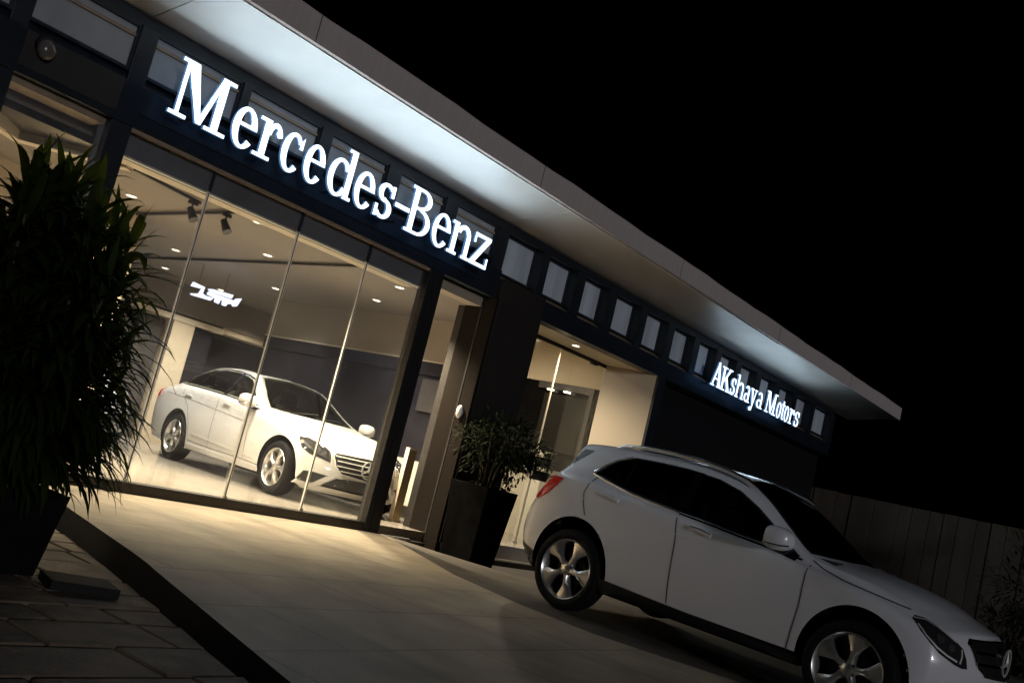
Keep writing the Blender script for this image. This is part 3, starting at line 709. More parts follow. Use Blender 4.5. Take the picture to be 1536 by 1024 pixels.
FR={'R':((1,0,0),(0,0,1),(0,1,0)),'L':((1,0,0),(0,0,1),(0,-1,0)),'F':((0,1,0),(0,0,1),(-1,0,0)),'B':((0,1,0),(0,0,1),(1,0,0)),'T':((1,0,0),(0,1,0),(0,0,-1)),
    'DR':((.70711,.70711,0),(0,0,1),(-.70711,.70711,0)),'DL':((.70711,-.70711,0),(0,0,1),(-.70711,-.70711,0)),
    'QR':((.70711,-.70711,0),(0,0,1),(.70711,.70711,0)),'QL':((.70711,.70711,0),(0,0,1),(.70711,-.70711,0))}
def cabin_parts(root,x0,zs,dx):
    """seats, dashboard and steering wheel"""
    for sx,sy in ((x0,-.36),(x0,.36),(x0-.82,-.34),(x0-.82,.34)):
        b=MB(); b.box(sx-.25,sx+.25,sy-.23,sy+.23,zs-.18,zs)
        M4=Matrix.Translation((sx-.24,sy,zs-.05))@Matrix.Rotation(R(-16),4,'Y')
        b.box(-.07,.06,-.23,.23,0,.56,M4); b.box(-.05,.05,-.12,.12,.585,.76,M4); b.box(-.01,.01,-.07,-.05,.55,.6,M4); b.box(-.01,.01,.05,.07,.55,.6,M4)
        b.build('seat','seat',root,bevel=.035)
    d=MB(); d.prism([(dx-.28,zs+.02),(dx-.30,zs+.26),(dx-.18,zs+.33),(dx+.25,zs+.33),(dx+.25,zs-.1)],(1,0,0),(0,0,1),(0,1,0),-.70,.70); d.build('dashboard','cabin',root,bevel=.02)
    w=MB(); n=28; T=Matrix.Translation((dx-.42,.36,zs+.24))@Matrix.Rotation(R(25),4,'Y')
    w.tube([T@Vector((0,.185*math.cos(2*math.pi*k/n),.185*math.sin(2*math.pi*k/n))) for k in range(n+1)],.014,8)
    for a in (90,-30,210): w.tube([T@Vector((0,0,0)),T@Vector((0,.18*math.cos(R(a)),.18*math.sin(R(a))))],.012,6)
    w.tube([T@Vector((0,0,0)),T@Vector((.14,0,0))],.03,8); w.build('steering_wheel','cabin',root,smooth=True)
class Car:
    def __init__(s,root,sp):
        s.root=root; s.sp=sp
        vs,fs=car_body_mesh(sp)
        bm=bmesh.new(); bv=[bm.verts.new(v) for v in vs]
        for f in fs:
            try: bm.faces.new([bv[i] for i in f])
            except ValueError: pass
        bmesh.ops.remove_doubles(bm,verts=bm.verts,dist=1e-5)
        bmesh.ops.recalc_face_normals(bm,faces=bm.faces)
        s.bvh=BVHTree.FromBMesh(bm)
        me=bpy.data.meshes.new('body'); bm.to_mesh(me); bm.free()
        me.materials.append(M[sp['paint']]); me.materials.append(M['arch'])
        for p in me.polygons: p.use_smooth=True
        o=bpy.data.objects.new('body',me); COL.objects.link(o)
        # wheel arches: cut drums out of the shell
        cuts=[]
        for (cx,cz,r) in sp['arch']:
            for sg in (-1,1):
                b=MB(); n=64; pts=[(cx+r*math.cos(2*math.pi*k/n),cz+r*math.sin(2*math.pi*k/n)*(1 if math.sin(2*math.pi*k/n)>0 else 1.3)) for k in range(n)]
                b.prism(pts,(1,0,0),(0,0,1),(0,sg,0),.56,1.3); b.cur=1
                b.mi=[1]*len(b.f)
                c_=b.build('cutter',[sp['paint'],'arch']); cuts.append(c_)
                md=o.modifiers.new('cut','BOOLEAN'); md.object=c_; md.operation='DIFFERENCE'; md.solver='EXACT'
        cb=sp['cabin']   # hollow cabin and window openings
        def tmp(b,mi):
            b.mi=[mi]*len(b.f); c_=b.build('cutter',[sp['paint'],'arch','cabin']); cuts.append(c_); return c_
        me.materials.append(M['cabin'])
        sv=[(.95+(x-.95)*.965,y*.93,.9+(z-.9)*.955) for x,y,z in vs]
        inner=tmp(MB().add(sv,fs),2); bx=tmp(MB().box(cb[0],cb[1],-.9,.9,.55,1.7),2)
        mi_=inner.modifiers.new('i','BOOLEAN'); mi_.object=bx; mi_.operation='INTERSECT'; mi_.solver='EXACT'
        ops=[inner]
        for sg in (-1,1): ops.append(tmp(MB().prism(cb[2],(1,0,0),(0,0,1),(0,sg,0),.42,1.2),2))
        ops.append(tmp(MB().prism(cb[3],(1,0,0),(0,1,0),(0,0,1),.96,1.8),2))
        bpy.context.view_layer.update()
        for c_ in ops:
            md=o.modifiers.new('cab','BOOLEAN'); md.object=c_; md.operation='DIFFERENCE'; md.solver='EXACT'
        bpy.context.view_layer.update()
        dg=bpy.context.evaluated_depsgraph_get()
        nm=bpy.data.meshes.new_from_object(o.evaluated_get(dg)); nm.name='body'
        o.modifiers.clear(); o.data=nm
        for c_ in cuts: bpy.data.objects.remove(c_)
        if sp.get('sill'):
            for p in nm.polygons:
                if p.center.z<sp['sill'] and p.material_index==0 and -.45<p.center.x<3.1: p.material_index=1
        nm.set_sharp_from_angle(angle=R(42))
        o.parent=root; s.body=o
    def hit(s,fr,u,v):
        ex,ey,d=[Vector(q) for q in FR[fr]]; P=ex*u+ey*v
        h=s.bvh.ray_cast(P-d*6,d)
        if h[0] is None:
            n_=s.bvh.find_nearest(P-d*.9); return n_[0],d
        return h[0],d
    def panel(s,name,m,poly,fr='R',off=.004,parent=None,grid=.05,sink=.006,smooth=True):
        bm=bmesh.new()
        vv=[bm.verts.new((u,v,0)) for u,v in poly]; bm.faces.new(vv)
        bmesh.ops.triangulate(bm,faces=bm.faces[:])
        us=[p[0] for p in poly]; ws=[p[1] for p in poly]
        for ax,lo,hi in ((0,min(us),max(us)),(1,min(ws),max(ws))):
            k=math.ceil(lo/grid)
            while k*grid<hi:
                co_=[0,0,0]; co_[ax]=k*grid; no=[0,0,0]; no[ax]=1
                bmesh.ops.bisect_plane(bm,geom=bm.verts[:]+bm.edges[:]+bm.faces[:],plane_co=co_,plane_no=no,dist=1e-6); k+=1
        inn={}
        for v in bm.verts:
            h,d=s.hit(fr,v.co.x,v.co.y); v.co=h-d*off; inn[v]=h+d*sink
        # solid: duplicate sunk layer
        bnd=[e for e in bm.edges if len(e.link_faces)==1]
        ex_={}
        for e in bnd:
            for v in e.verts:
                if v not in ex_: ex_[v]=bm.verts.new(inn[v])
        for e in bnd:
            a,b=e.verts
            try: bm.faces.new((a,b,ex_[b],ex_[a]))
            except ValueError: pass
        bmesh.ops.recalc_face_normals(bm,faces=bm.faces)
        dv=Vector(FR[fr][2])
        tot=sum((f.normal.dot(dv)*f.calc_area() for f in bm.faces))
        me=bpy.data.meshes.new(name); bm.to_mesh(me); bm.free()
        if tot>0: me.flip_normals()
        me.materials.append(M[m])
        if smooth:
            for p in me.polygons: p.use_smooth=True
            me.set_sharp_from_angle(angle=R(40))
        o=bpy.data.objects.new(name,me); COL.objects.link(o); o.parent=parent or s.root
        return o
    def bead(s,name,m,path,r,fr='R',off=.004,parent=None):
        P=[Vector(p) for p in path]; Q=[P[0]]
        for a,b in zip(P,P[1:]):
            k=max(1,int((b-a).length/.06)); Q+= [a+(b-a)*(i/k) for i in range(1,k+1)]
        pts=[]
        for q in Q:
            h,d=s.hit(fr,*q); pts.append(h-d*off)
        return MB().tube(pts,r,8).build(name,m,parent or s.root,smooth=True)
    def strip(s,name,m,path,w,fr='R',off=.003,parent=None,sink=.004):
        """thin raised band along a 2-D path"""
        P=[Vector(p) for p in path]; Q=[P[0]]
        for a,b in zip(P,P[1:]):
            k=max(1,int((b-a).length/.035)); Q+= [a+(b-a)*(i/k) for i in range(1,k+1)]
        b=MB(); n=len(Q); top=[];bot=[]
        for i,q in enumerate(Q):
            t=(Q[min(i+1,n-1)]-Q[max(i-1,0)]).normalized(); nn=Vector((-t.y,t.x))*(w/2)
            for sg in (1,-1):
                h,d=s.hit(fr,*(q+nn*sg)); top.append(h-d*off); bot.append(h+d*sink)
        vs=top+bot; N=2*n; fs=[]
        for i in range(n-1):
            a=2*i; fs+=[(a,a+1,a+3,a+2),(a,a+2,N+a+2,N+a),(a+1,N+a+1,N+a+3,a+3)]
        fs+=[(0,N,N+1,1),(N-2,N-1,2*N-1,2*N-2)]
        b.add(vs,fs); return b.build(name,m,parent or s.root,smooth=True)
def wheel(root,x,y,z,side,rt,rr_,wd,spin=0,steer=0,wide=.075):
    o=MB().lathe([(rr_-.005,-wd*.36),(rr_+.012,-wd*.46),(rt-.05,-wd*.5),(rt-.018,-wd*.44),(rt-.002,-wd*.28),(rt,0),(rt-.002,wd*.28),(rt-.018,wd*.44),(rt-.05,wd*.5),(rr_+.012,wd*.46),(rr_-.005,wd*.36)],n=64,closed=True).build('wheel','tyre',root,smooth=True)
    o.location=(x,y,z); o.rotation_euler=(0,spin,steer)
    s=side   # outer face along s*y
    b=MB(); b.lathe([(rr_-.030,s*wd*.10),(rr_-.012,s*wd*.40),(rr_+.002,s*wd*.47),(rr_+.006,s*wd*.44),(rr_-.004,s*wd*.36),(rr_-.004,s*-wd*.3),(rr_-.03,s*-wd*.3)],n=64,closed=True)
    for k in range(5):
        a=2*math.pi*k/5+math.pi/2; ca,sa=math.cos(a),math.sin(a)
        prof=[(.03,.036,.36),(.07,.026,.40),(.11,.024,.42),(.155,wide*.42,.41),(rr_-.045,wide*.75,.40),(rr_-.010,wide,.40)]
        vs=[];fs=[]
        for r_,hw,dy in prof:
            for sg,dd in ((-1,0),(-.45,.018),(.45,.018),(1,0),(1,-.05),(-1,-.05)):
                px=r_*ca-sg*hw*sa; pz=r_*sa+sg*hw*ca; vs.append((px,s*(wd*dy+dd-.012),pz))
        for i in range(len(prof)-1):
            for j in range(6): fs.append((i*6+j,i*6+(j+1)%6,(i+1)*6+(j+1)%6,(i+1)*6+j))
        fs.append(tuple(range(6))); fs.append(tuple(range(len(vs)-6,len(vs))))
        b.add(vs,fs)
    rim=b.build('rim','rim',o,smooth=True)
    h=MB(); h.lathe([(.0001,s*wd*.44),(.026,s*wd*.44),(.032,s*wd*.42),(.06,s*wd*.38),(.062,s*wd*.2),(.0001,s*wd*.2)],n=24); h.build('hub_cap','rim',o,smooth=True)
    q=MB()
    for k in range(5):
        a=2*math.pi*(k+.5)/5+math.pi/2; q.lathe([(.0001,s*wd*.40),(.009,s*wd*.40),(.009,s*wd*.3),(.0001,s*wd*.3)],O=(.048*math.cos(a),0,.048*math.sin(a)),n=10)
    q.build('wheel_bolts','black',o)
    d=MB(); d.lathe([(.0001,s*wd*.05),(.15,s*wd*.05),(.15,0),(.0001,0)],n=40); d.lathe([(.10,s*-wd*.2),(rr_-.03,s*-wd*.2),(rr_-.03,s*-wd*.3),(.10,s*-wd*.3)],n=40,closed=True); d.build('brake_disc','rim_dark',o,smooth=True)
    return o
def mirror_unit(root,x,y,z,side,paint,ang=0.):
    """door mirror: shell, arm and chrome base strip"""
    M4=Matrix.Translation((x,y,z))
    b=MB(); prof=[]
    n=18
    for i,(t,ry,rz,cy) in enumerate(((-.07,.085,.055,0),(-.055,.112,.078,0),(-.01,.115,.085,0),(.05,.105,.078,-.004),(.10,.075,.055,-.012),(.125,.02,.02,-.02))):
        for k in range(n):
            a=2*math.pi*k/n; ca,sa=math.cos(a),math.sin(a)
            e=.75; cy_=math.copysign(abs(ca)**e,ca); sz=math.copysign(abs(sa)**e,sa)
            prof.append((t,side*(ry*cy_+cy),rz*sz+(.01 if sa>0 else .0)))
    fs=[(i*n+k,i*n+(k+1)%n,(i+1)*n+(k+1)%n,(i+1)*n+k) for i in range(5) for k in range(n)]+[tuple(range(n)),tuple(range(5*n,6*n))]
    b.add(prof,fs); o=b.build('door_mirror',paint,root,smooth=True); o.location=(x,y,z); o.rotation_euler=(0,0,side*ang)
    a=MB(); a.box(-.02,.06,min(-side*.06,-side*.20),max(-side*.06,-side*.20),-.095,-.055); a.build('mirror_arm','gloss_black',o,bevel=.008)
    MB().tube([(-.06,side*.10,-.045),(.03,side*.108,-.045),(.085,side*.085,-.04),(.115,side*.03,-.03)],.008,8).build('mirror_trim','chrome',o,smooth=True)
    return o
def star(root,x,z,r,parent):
    b=MB(); n=40
    b.lathe([(r,-.006),(r-.010,-.010),(r-.018,-.006),(r-.018,.004),(r,.004)],axis='x',n=n,closed=True)
    for k in range(3):
        a=R(90+120*k); ca,sa=math.cos(a),math.sin(a)
        tip=(0,(r-.012)*ca,(r-.012)*sa)
        pts=[]
        w_=r*.14
        p1=(0,-w_*sa,w_*ca); p2=(0,w_*sa,-w_*ca); md=(-.0+.012,0,0)
        b.add([tip,p1,p2,(.012,0,0),(-.006,p1[1],p1[2]),(-.006,p2[1],p2[2]),(-.006,tip[1],tip[2])],[(0,1,3),(0,3,2),(0,6,4,1),(0,2,5,6),(4,5,3),(1,4,3),(2,3,5)])
    o=b.build('badge','bright',parent,norm=False); o.location=(x,0,z); return o

def make_sedan(paint,label,loc,yaw,full=True):
    root=empty('sedan_car',loc,(0,0,yaw),label=label,cat='car',group='cars on display inside the showroom')
    sp=dict(cabin=(-.45,2.2,[(-.36,1.135),(-.28,1.20),(-.15,1.277),(.05,1.348),(.25,1.393),(.55,1.423),(.92,1.423),(1.15,1.398),(1.32,1.36),(1.53,1.245),(1.76,1.092),(1.86,1.058),(1.55,1.072),(1.06,1.097),(.24,1.124)],[(1.31,-.47),(1.55,-.545),(1.80,-.61),(2.03,-.66),(2.12,-.53),(2.18,-.28),(2.20,0),(2.18,.28),(2.12,.53),(2.03,.66),(1.80,.61),(1.55,.545),(1.31,.47),(1.28,0)]),paint=paint,fa=2.55,ta=-.55,bow=.34,tbow=.26,arch=((0,.335,.405),(2.84,.335,.405)),
     nose=[(.18,3.42),(.24,3.50),(.33,3.56),(.45,3.57),(.58,3.55),(.70,3.49),(.78,3.42)],
     tail=[(.24,-1.08),(.35,-1.19),(.55,-1.23),(.80,-1.26),(.95,-1.23),(1.05,-1.16)],
     st=[(-1.2,.30,.74,.65,.66,.95,.56,.995,1.02),(-1.13,.28,.80,.65,.72,.965,.60,1.02,1.05),(-1.0,.26,.85,.65,.76,.98,.62,1.05,1.08),(-.7,.24,.89,.65,.79,1.02,.635,1.10,1.14),(-.45,.22,.905,.63,.80,1.06,.635,1.18,1.23),
      (-.15,.21,.91,.62,.805,1.09,.615,1.32,1.37),(.25,.21,.91,.6,.81,1.10,.595,1.435,1.485),(.75,.21,.91,.6,.815,1.09,.585,1.465,1.52),(1.2,.21,.91,.6,.815,1.075,.585,1.425,1.49),
      (1.5,.21,.91,.6,.815,1.055,.61,1.31,1.39),(1.8,.21,.91,.6,.812,1.03,.675,1.14,1.23),(2.05,.21,.91,.6,.81,1.00,.735,1.03,1.085),(2.3,.21,.91,.6,.805,.965,.73,.985,1.02),(2.7,.21,.905,.58,.79,.915,.69,.945,.98),
      (3.1,.20,.89,.56,.765,.85,.64,.875,.915),(3.33,.18,.86,.54,.72,.79,.58,.815,.845),(3.47,.18,.83,.5,.69,.755,.55,.78,.80),(3.54,.18,.79,.5,.66,.73,.52,.755,.775)])
    C=Car(root,sp)
    cabin_parts(root,1.15,.66,2.05)
    for sd in ('R','L'):
        C.panel('side_window','cabin_glass',[(-.40,1.125),(-.30,1.20),(-.16,1.285),(.05,1.36),(.25,1.405),(.55,1.435),(.92,1.435),(1.15,1.41),(1.33,1.37),(1.55,1.25),(1.80,1.085),(1.93,1.035),(1.55,1.06),(1.06,1.085),(.24,1.112)],sd,off=.003,grid=.04)
        C.strip('window_pillar','gloss_black',[(1.03,1.432),(1.02,1.09)],.075,sd,off=.006)
        C.strip('window_pillar','gloss_black',[(.22,1.395),(.17,1.118)],.028,sd,off=.006)
        C.strip('window_trim','chrome',[(-.42,1.118),(.24,1.105),(1.06,1.078),(1.55,1.052),(1.93,1.028)],.014,sd,off=.008)
        C.strip('window_trim','gloss_black',[(-.42,1.125),(-.16,1.298),(.05,1.373),(.25,1.418),(.55,1.448),(.92,1.448),(1.15,1.423),(1.35,1.378)],.014,sd,off=.007)
        C.strip('door_gap','seam',[(1.02,1.07),(1.05,.80),(1.06,.33)],.008,sd,off=.001)
        C.strip('door_gap','seam',[(2.05,1.0),(2.02,.75),(2.05,.33)],.008,sd,off=.001)
        C.strip('door_gap','seam',[(-.08,1.09),(-.02,.95),(.22,.80),(.40,.55),(.44,.36)],.008,sd,off=.001)
        C.strip('door_gap','seam',[(.44,.345),(1.06,.325),(2.05,.315),(2.44,.30)],.008,sd,off=.001)
        for hx in (.05,1.20):
            C.strip('door_handle',paint,[(hx,.965),(hx+.09,.963),(hx+.20,.955)],.022,sd,off=.022,sink=0.0)
        dg='D'+sd
        hl=C.panel('headlight','lamp_glass',[(1.612,.774),(1.733,.79),(1.846,.765),(1.96,.734),(2.038,.688),(2.075,.625),(2.085,.555),(1.977,.580),(1.824,.603),(1.703,.658)],dg,off=.006,grid=.03)
        C.strip('daylight_strip','lamp_lens',[(1.66,.750),(1.76,.70),(1.86,.655),(1.95,.628),(2.02,.612)],.022,dg,off=.011,parent=hl)
        C.strip('lamp_bezel','chrome',[(1.625,.775),(1.735,.785),(1.85,.757),(1.955,.725),(2.03,.68),(2.062,.62),(2.072,.565)],.010,dg,off=.010,parent=hl)
        C.panel('projector','lamp_lens',[(1.90+.035*math.cos(a*.524),.675+.03*math.sin(a*.524)) for a in range(12)],dg,off=.013,parent=hl)
        C.panel('projector','lamp_lens',[(1.985+.03*math.cos(a*.524),.650+.027*math.sin(a*.524)) for a in range(12)],dg,off=.013,parent=hl)
        C.panel('marker','amber',[(1.655,.735),(1.69,.745),(1.70,.715),(1.675,.705)],dg,off=.012,parent=hl)
        C.panel('air_intake','black',[(1.735,.284),(1.807,.395),(1.929,.403),(2.10,.393),(1.963,.279),(1.838,.262)],dg,off=.004,grid=.03)
        C.panel('bumper_blade',paint,[(1.92,.255),(2.085,.385),(2.20,.415),(2.03,.258)],dg,off=.03,grid=.03)
        C.panel('tail_light','red_lens',[(-1.02,.97),(-.88,1.0),(-.80,.97),(-.82,.86),(-1.0,.84)],sd,off=.006,grid=.04)
        C.strip('side_crease',paint,[(-.55,.945),(.2,.915),(1.0,.865),(1.9,.80)],.012,sd,off=.004)
        C.strip('side_crease',paint,[(.55,.44),(1.3,.405),(2.3,.37)],.014,sd,off=.005)
        C.strip('sill_skirt',paint,[(.44,.27),(1.2,.255),(2.42,.245)],.06,sd,off=.018)
    C.panel('windscreen','cabin_glass',[(1.28,-.50),(1.55,-.575),(1.80,-.645),(2.05,-.70),(2.15,-.55),(2.21,-.3),(2.23,0),(2.21,.3),(2.15,.55),(2.05,.70),(1.80,.645),(1.55,.575),(1.28,.50),(1.25,.25),(1.24,0),(1.25,-.25)],'T',off=.003)
    C.panel('rear_window','gloss_black',[(-.48,-.55),(-.2,-.52),(.08,-.47),(.06,0),(.08,.47),(-.2,.52),(-.48,.55),(-.50,0)],'T',off=.003)
    C.panel('sunroof','gloss_black',[(.25,-.46),(1.15,-.46),(1.17,0),(1.15,.46),(.25,.46),(.23,0)],'T',off=.003)
    for yy_ in (-.2,.2): C.strip('wiper','black',[(2.19,yy_-.25),(2.08,yy_+.05),(2.02,yy_+.28)],.014,'T',off=.014)
    gr=C.panel('grille','black',[(-.475,.655),(-.44,.688),(0,.70),(.44,.688),(.475,.655),(.44,.53),(.36,.455),(.18,.435),(0,.43),(-.18,.435),(-.36,.455),(-.44,.53)],'F',off=.006,grid=.04)
    for zz in (.655,.60,.54,.485):
        wv=.455 if zz>.6 else .43 if zz>.53 else .38
        C.strip('grille_slat','bright',[(-wv,zz),(0,zz+.004),(wv,zz)],.013,'F',off=.016,parent=gr)
    C.strip('grille_frame','bright',[(-.48,.655),(-.445,.692),(0,.706),(.445,.692),(.48,.655),(.445,.528),(.365,.448),(0,.424),(-.365,.448),(-.445,.528),(-.48,.655)],.012,'F',off=.014,parent=gr)
    hx=C.hit('F',0,.56)[0].x; star(root,hx+.026,.562,.115,gr)
    C.panel('lower_intake','black',[(-.58,.245),(-.40,.385),(-.2,.40),(.2,.40),(.40,.385),(.58,.245),(0,.235)],'F',off=.004,grid=.04)
    C.strip('number_plate','seam',[(-.26,.345),(.26,.345)],.10,'F',off=.02)
    C.strip('bumper_lip',paint,[(-.80,.245),(-.6,.230),(0,.215),(.6,.230),(.80,.245)],.05,'F',off=.035)
    C.strip('bumper_trim','chrome',[(-.62,.212),(0,.2),(.62,.212)],.014,'F',off=.03)
    for sy,sd in ((-1,'R'),(1,'L')):
        for wx in (0,2.84):
            wheel(root,wx,sy*.80,.335,sy,.335,.235,.22,spin=.3 if wx else .75,wide=.085)
        mirror_unit(root,1.97,sy*.985,1.06,sy,paint,.12)
    return root

SX,SY,SYAW=9.71,4.34,-1.713
sed=make_sedan('white_paint','white four-door display saloon with chrome star grille behind the glass',(SX,SY,.0805),SYAW)
sed2=make_sedan('grey_paint','silver-grey car mostly hidden behind the tall plant, its nose beside the white saloon',(7.62,8.12,.0805),-1.62)

def make_suv(loc,rot):
    root=empty('crossover_car',loc,rot,label='white compact crossover parked on the driveway in the right foreground',cat='car')
    sp=dict(cabin=(-.30,2.3,[(.02,1.205),(.07,1.275),(.15,1.347),(.30,1.404),(.57,1.419),(.86,1.422),(1.17,1.402),(1.39,1.353),(1.59,1.265),(1.85,1.125),(2.02,1.03),(1.75,1.032),(1.56,1.046),(1.28,1.068),(.98,1.088),(.66,1.113),(.43,1.133),(.24,1.163)],[(1.41,-.47),(1.6,-.535),(1.9,-.605),(2.13,-.675),(2.23,-.53),(2.30,-.28),(2.32,0),(2.30,.28),(2.23,.53),(2.13,.675),(1.9,.605),(1.6,.535),(1.41,.47),(1.37,0)]),paint='suv_paint',sill=.335,fa=2.50,ta=-.35,bow=.40,tbow=.22,arch=((-.01,.36,.435),(2.71,.35,.435)),n=100,
     nose=[(.20,3.34),(.30,3.46),(.42,3.53),(.55,3.55),(.68,3.52),(.78,3.45),(.88,3.36)],
     tail=[(.28,-.68),(.42,-.83),(.60,-.87),(.75,-.85),(.90,-.79),(1.0,-.71),(1.12,-.58),(1.30,-.36),(1.44,-.17)],
     st=[(-.78,.30,.77,.62,.69,1.10,.52,1.33,1.37),(-.70,.28,.83,.62,.74,1.13,.55,1.36,1.41),(-.55,.26,.875,.62,.78,1.16,.58,1.395,1.445),(-.2,.24,.905,.62,.805,1.18,.60,1.44,1.49),(.3,.24,.905,.6,.815,1.13,.61,1.47,1.525),
      (.9,.24,.905,.6,.82,1.085,.61,1.475,1.535),(1.3,.24,.905,.6,.82,1.05,.605,1.435,1.51),(1.6,.24,.905,.6,.82,1.025,.625,1.335,1.43),(1.9,.24,.905,.6,.815,1.0,.69,1.165,1.26),(2.15,.24,.905,.6,.81,.975,.75,1.035,1.11),
      (2.35,.24,.905,.6,.80,.95,.735,1.0,1.055),(2.7,.24,.90,.58,.79,.915,.69,.965,1.02),(3.0,.24,.88,.56,.765,.875,.64,.92,.98),(3.25,.22,.855,.54,.735,.825,.59,.865,.92),(3.42,.20,.82,.52,.70,.785,.55,.815,.855),(3.5,.20,.78,.52,.66,.755,.52,.785,.815)])
    C=Car(root,sp)
    cabin_parts(root,1.15,.70,2.12)
    for sd in ('R','L'):
        C.panel('side_window','dark_glass',[(-.03,1.20),(.05,1.285),(.14,1.36),(.29,1.418),(.57,1.432),(.86,1.436),(1.17,1.415),(1.40,1.365),(1.61,1.275),(1.88,1.13),(2.12,.995),(1.75,1.02),(1.56,1.033),(1.28,1.056),(.98,1.075),(.66,1.10),(.43,1.12),(.24,1.15)],sd,off=.003,grid=.04)
        C.strip('window_pillar','gloss_black',[(.975,1.43),(.965,1.085)],.085,sd,off=.006)
        C.strip('window_pillar','gloss_black',[(.31,1.412),(.33,1.145)],.022,sd,off=.006)
        C.bead('window_trim','rail_alu',[(.26,1.412),(.13,1.362),(.03,1.285),(-.045,1.215),(-.04,1.195),(.0,1.183),(.24,1.138),(.43,1.108),(.66,1.088),(.98,1.063)],.010,sd)
        C.strip('window_trim','gloss_black',[(.98,1.063),(1.28,1.044),(1.56,1.021),(1.75,1.008),(2.14,.983)],.014,sd,off=.006)
        C.strip('mirror_patch','gloss_black',[(1.80,1.03),(2.10,.985)],.05,sd,off=.004)
        C.strip('door_gap','seam',[(.975,1.06),(1.03,.84),(1.08,.36)],.006,sd,off=.0035)
        C.strip('door_gap','seam',[(2.22,.965),(2.235,.65),(2.20,.31)],.006,sd,off=.0035)
        C.strip('door_gap','seam',[(.02,1.165),(-.03,1.02),(.0,.92),(.05,.83)],.006,sd,off=.0035)
        C.strip('bonnet_gap','seam',[(2.22,1.0),(2.32,.962),(2.5,.925),(2.75,.895),(3.0,.862)],.007,sd,off=.0035)
        C.panel('sill_cladding','black',[(.36,.365),(.78,.352),(1.14,.342),(2.0,.32),(2.32,.305),(2.32,.245),(.36,.245)],sd,off=.012,grid=.06)
        C.panel('bumper_cladding','black',[(-.66,.46),(-.44,.40),(-.42,.20),(-.60,.22)],sd,off=.008,grid=.05)
        for hx,hz in ((.17,1.045),(1.15,.985)):
            C.strip('handle_recess','suv_paint',[(hx-.02,hz-.012),(hx+.21,hz-.03)],.055,sd,off=.003)
            C.strip('door_handle','suv_paint',[(hx,hz),(hx+.09,hz-.004),(hx+.20,hz-.022)],.028,sd,off=.030,sink=0)
            C.bead('handle_trim','rail_alu',[(hx,hz+.006),(hx+.09,hz+.003),(hx+.20,hz-.014)],.006,sd,off=.030)
        C.strip('shoulder_crease','suv_paint',[(-.40,.985),(0,.965),(.5,.93),(1.0,.90),(1.6,.86)],.010,sd,off=.004)
        # roof rail: a separate raised chrome bar
        y_=-.615 if sd=='R' else .615
        rl=MB(); pth=[(.02,y_,1.462),(.10,y_,1.492),(.35,y_,1.522),(.62,y_,1.532),(.95,y_,1.525),(1.2,y_,1.502),(1.42,y_,1.462),(1.50,y_,1.43)]
        rl.tube(pth,[.010,.016,.019,.019,.019,.018,.015,.009],10); rl.build('roof_rail','rail_alu',root,smooth=True)
        dg='D'+sd
        hl=C.panel('headlight','lamp_glass',[(1.616,.812),(1.645,.835),(1.72,.835),(1.79,.812),(1.86,.775),(1.935,.74),(2.0,.70),(2.035,.64),(2.052,.575),(2.0,.572),(1.93,.588),(1.797,.637),(1.72,.69),(1.66,.745)],dg,off=.006,grid=.03)
        C.strip('daylight_strip','bright',[(1.645,.79),(1.69,.73),(1.77,.672),(1.86,.635),(1.95,.61)],.012,dg,off=.011,parent=hl)
        C.strip('lamp_bezel','bright',[(1.63,.822),(1.72,.827),(1.80,.80),(1.87,.765),(1.94,.733)],.007,dg,off=.010,parent=hl)
        C.strip('lamp_divider','bright',[(1.985,.695),(1.99,.65),(1.975,.60)],.014,dg,off=.011,parent=hl)
        for cu,cv,rd in ((1.80,.735,.034),(1.895,.69,.030)):
            C.panel('projector','lamp_lens',[(cu+rd*math.cos(a*.524),cv+rd*.9*math.sin(a*.524)) for a in range(12)],dg,off=.012,parent=hl)
        C.panel('fog_intake','black',[(1.70,.30),(1.78,.40),(2.05,.40),(1.95,.29)],dg,off=.004,grid=.03)
        tl=C.panel('tail_light','red_lens',[(-.68,.89),(-.63,1.01),(-.56,1.055),(-.40,1.09),(-.31,1.085),(-.37,1.0),(-.45,.92),(-.57,.85)],sd,off=.014,grid=.03)
        C.panel('lamp_core','red_bright',[(-.60,.97),(-.47,1.04),(-.42,1.02),(-.54,.92)],sd,off=.019,grid=.03,parent=tl)
        C.panel('reflector','red_lens',[(-.79,.58),(-.74,.60),(-.72,.56),(-.76,.53)],sd,off=.006)
        for px,pz in ((3.08,.56),(3.12,.47)):
            C.panel('parking_sensor','chrome',[(px+.010*math.cos(a*.785),pz+.010*math.sin(a*.785)) for a in range(8)],sd,off=.005)
    C.panel('windscreen','dark_glass',[(1.38,-.50),(1.6,-.565),(1.9,-.64),(2.16,-.715),(2.26,-.55),(2.33,-.3),(2.35,0),(2.33,.3),(2.26,.55),(2.16,.715),(1.9,.64),(1.6,.565),(1.38,.50),(1.34,.25),(1.33,0),(1.34,-.25)],'T',off=.003)
    C.panel('rear_window','gloss_black',[(-.58,1.03),(-.60,1.07),(-.50,1.32),(0,1.36),(.50,1.32),(.60,1.07),(.58,1.03),(0,1.0)],'B',off=.003)
    C.panel('rear_quarter_glass','gloss_black',[(-.54,1.105),(-.42,1.13),(-.19,1.385),(-.30,1.385)],'R',off=.003,grid=.03)
    C.panel('rear_quarter_glass','gloss_black',[(-.54,1.105),(-.42,1.13),(-.19,1.385),(-.30,1.385)],'L',off=.003,grid=.03)
    sp_=MB(); 
    v=[(-.10,-.575,1.462),(-.10,.575,1.462),(-.42,.53,1.405),(-.42,-.53,1.405),(-.16,-.575,1.39),(-.16,.575,1.39),(-.41,.53,1.375),(-.41,-.53,1.375),(-.48,0,1.445),(-.47,0,1.41)]
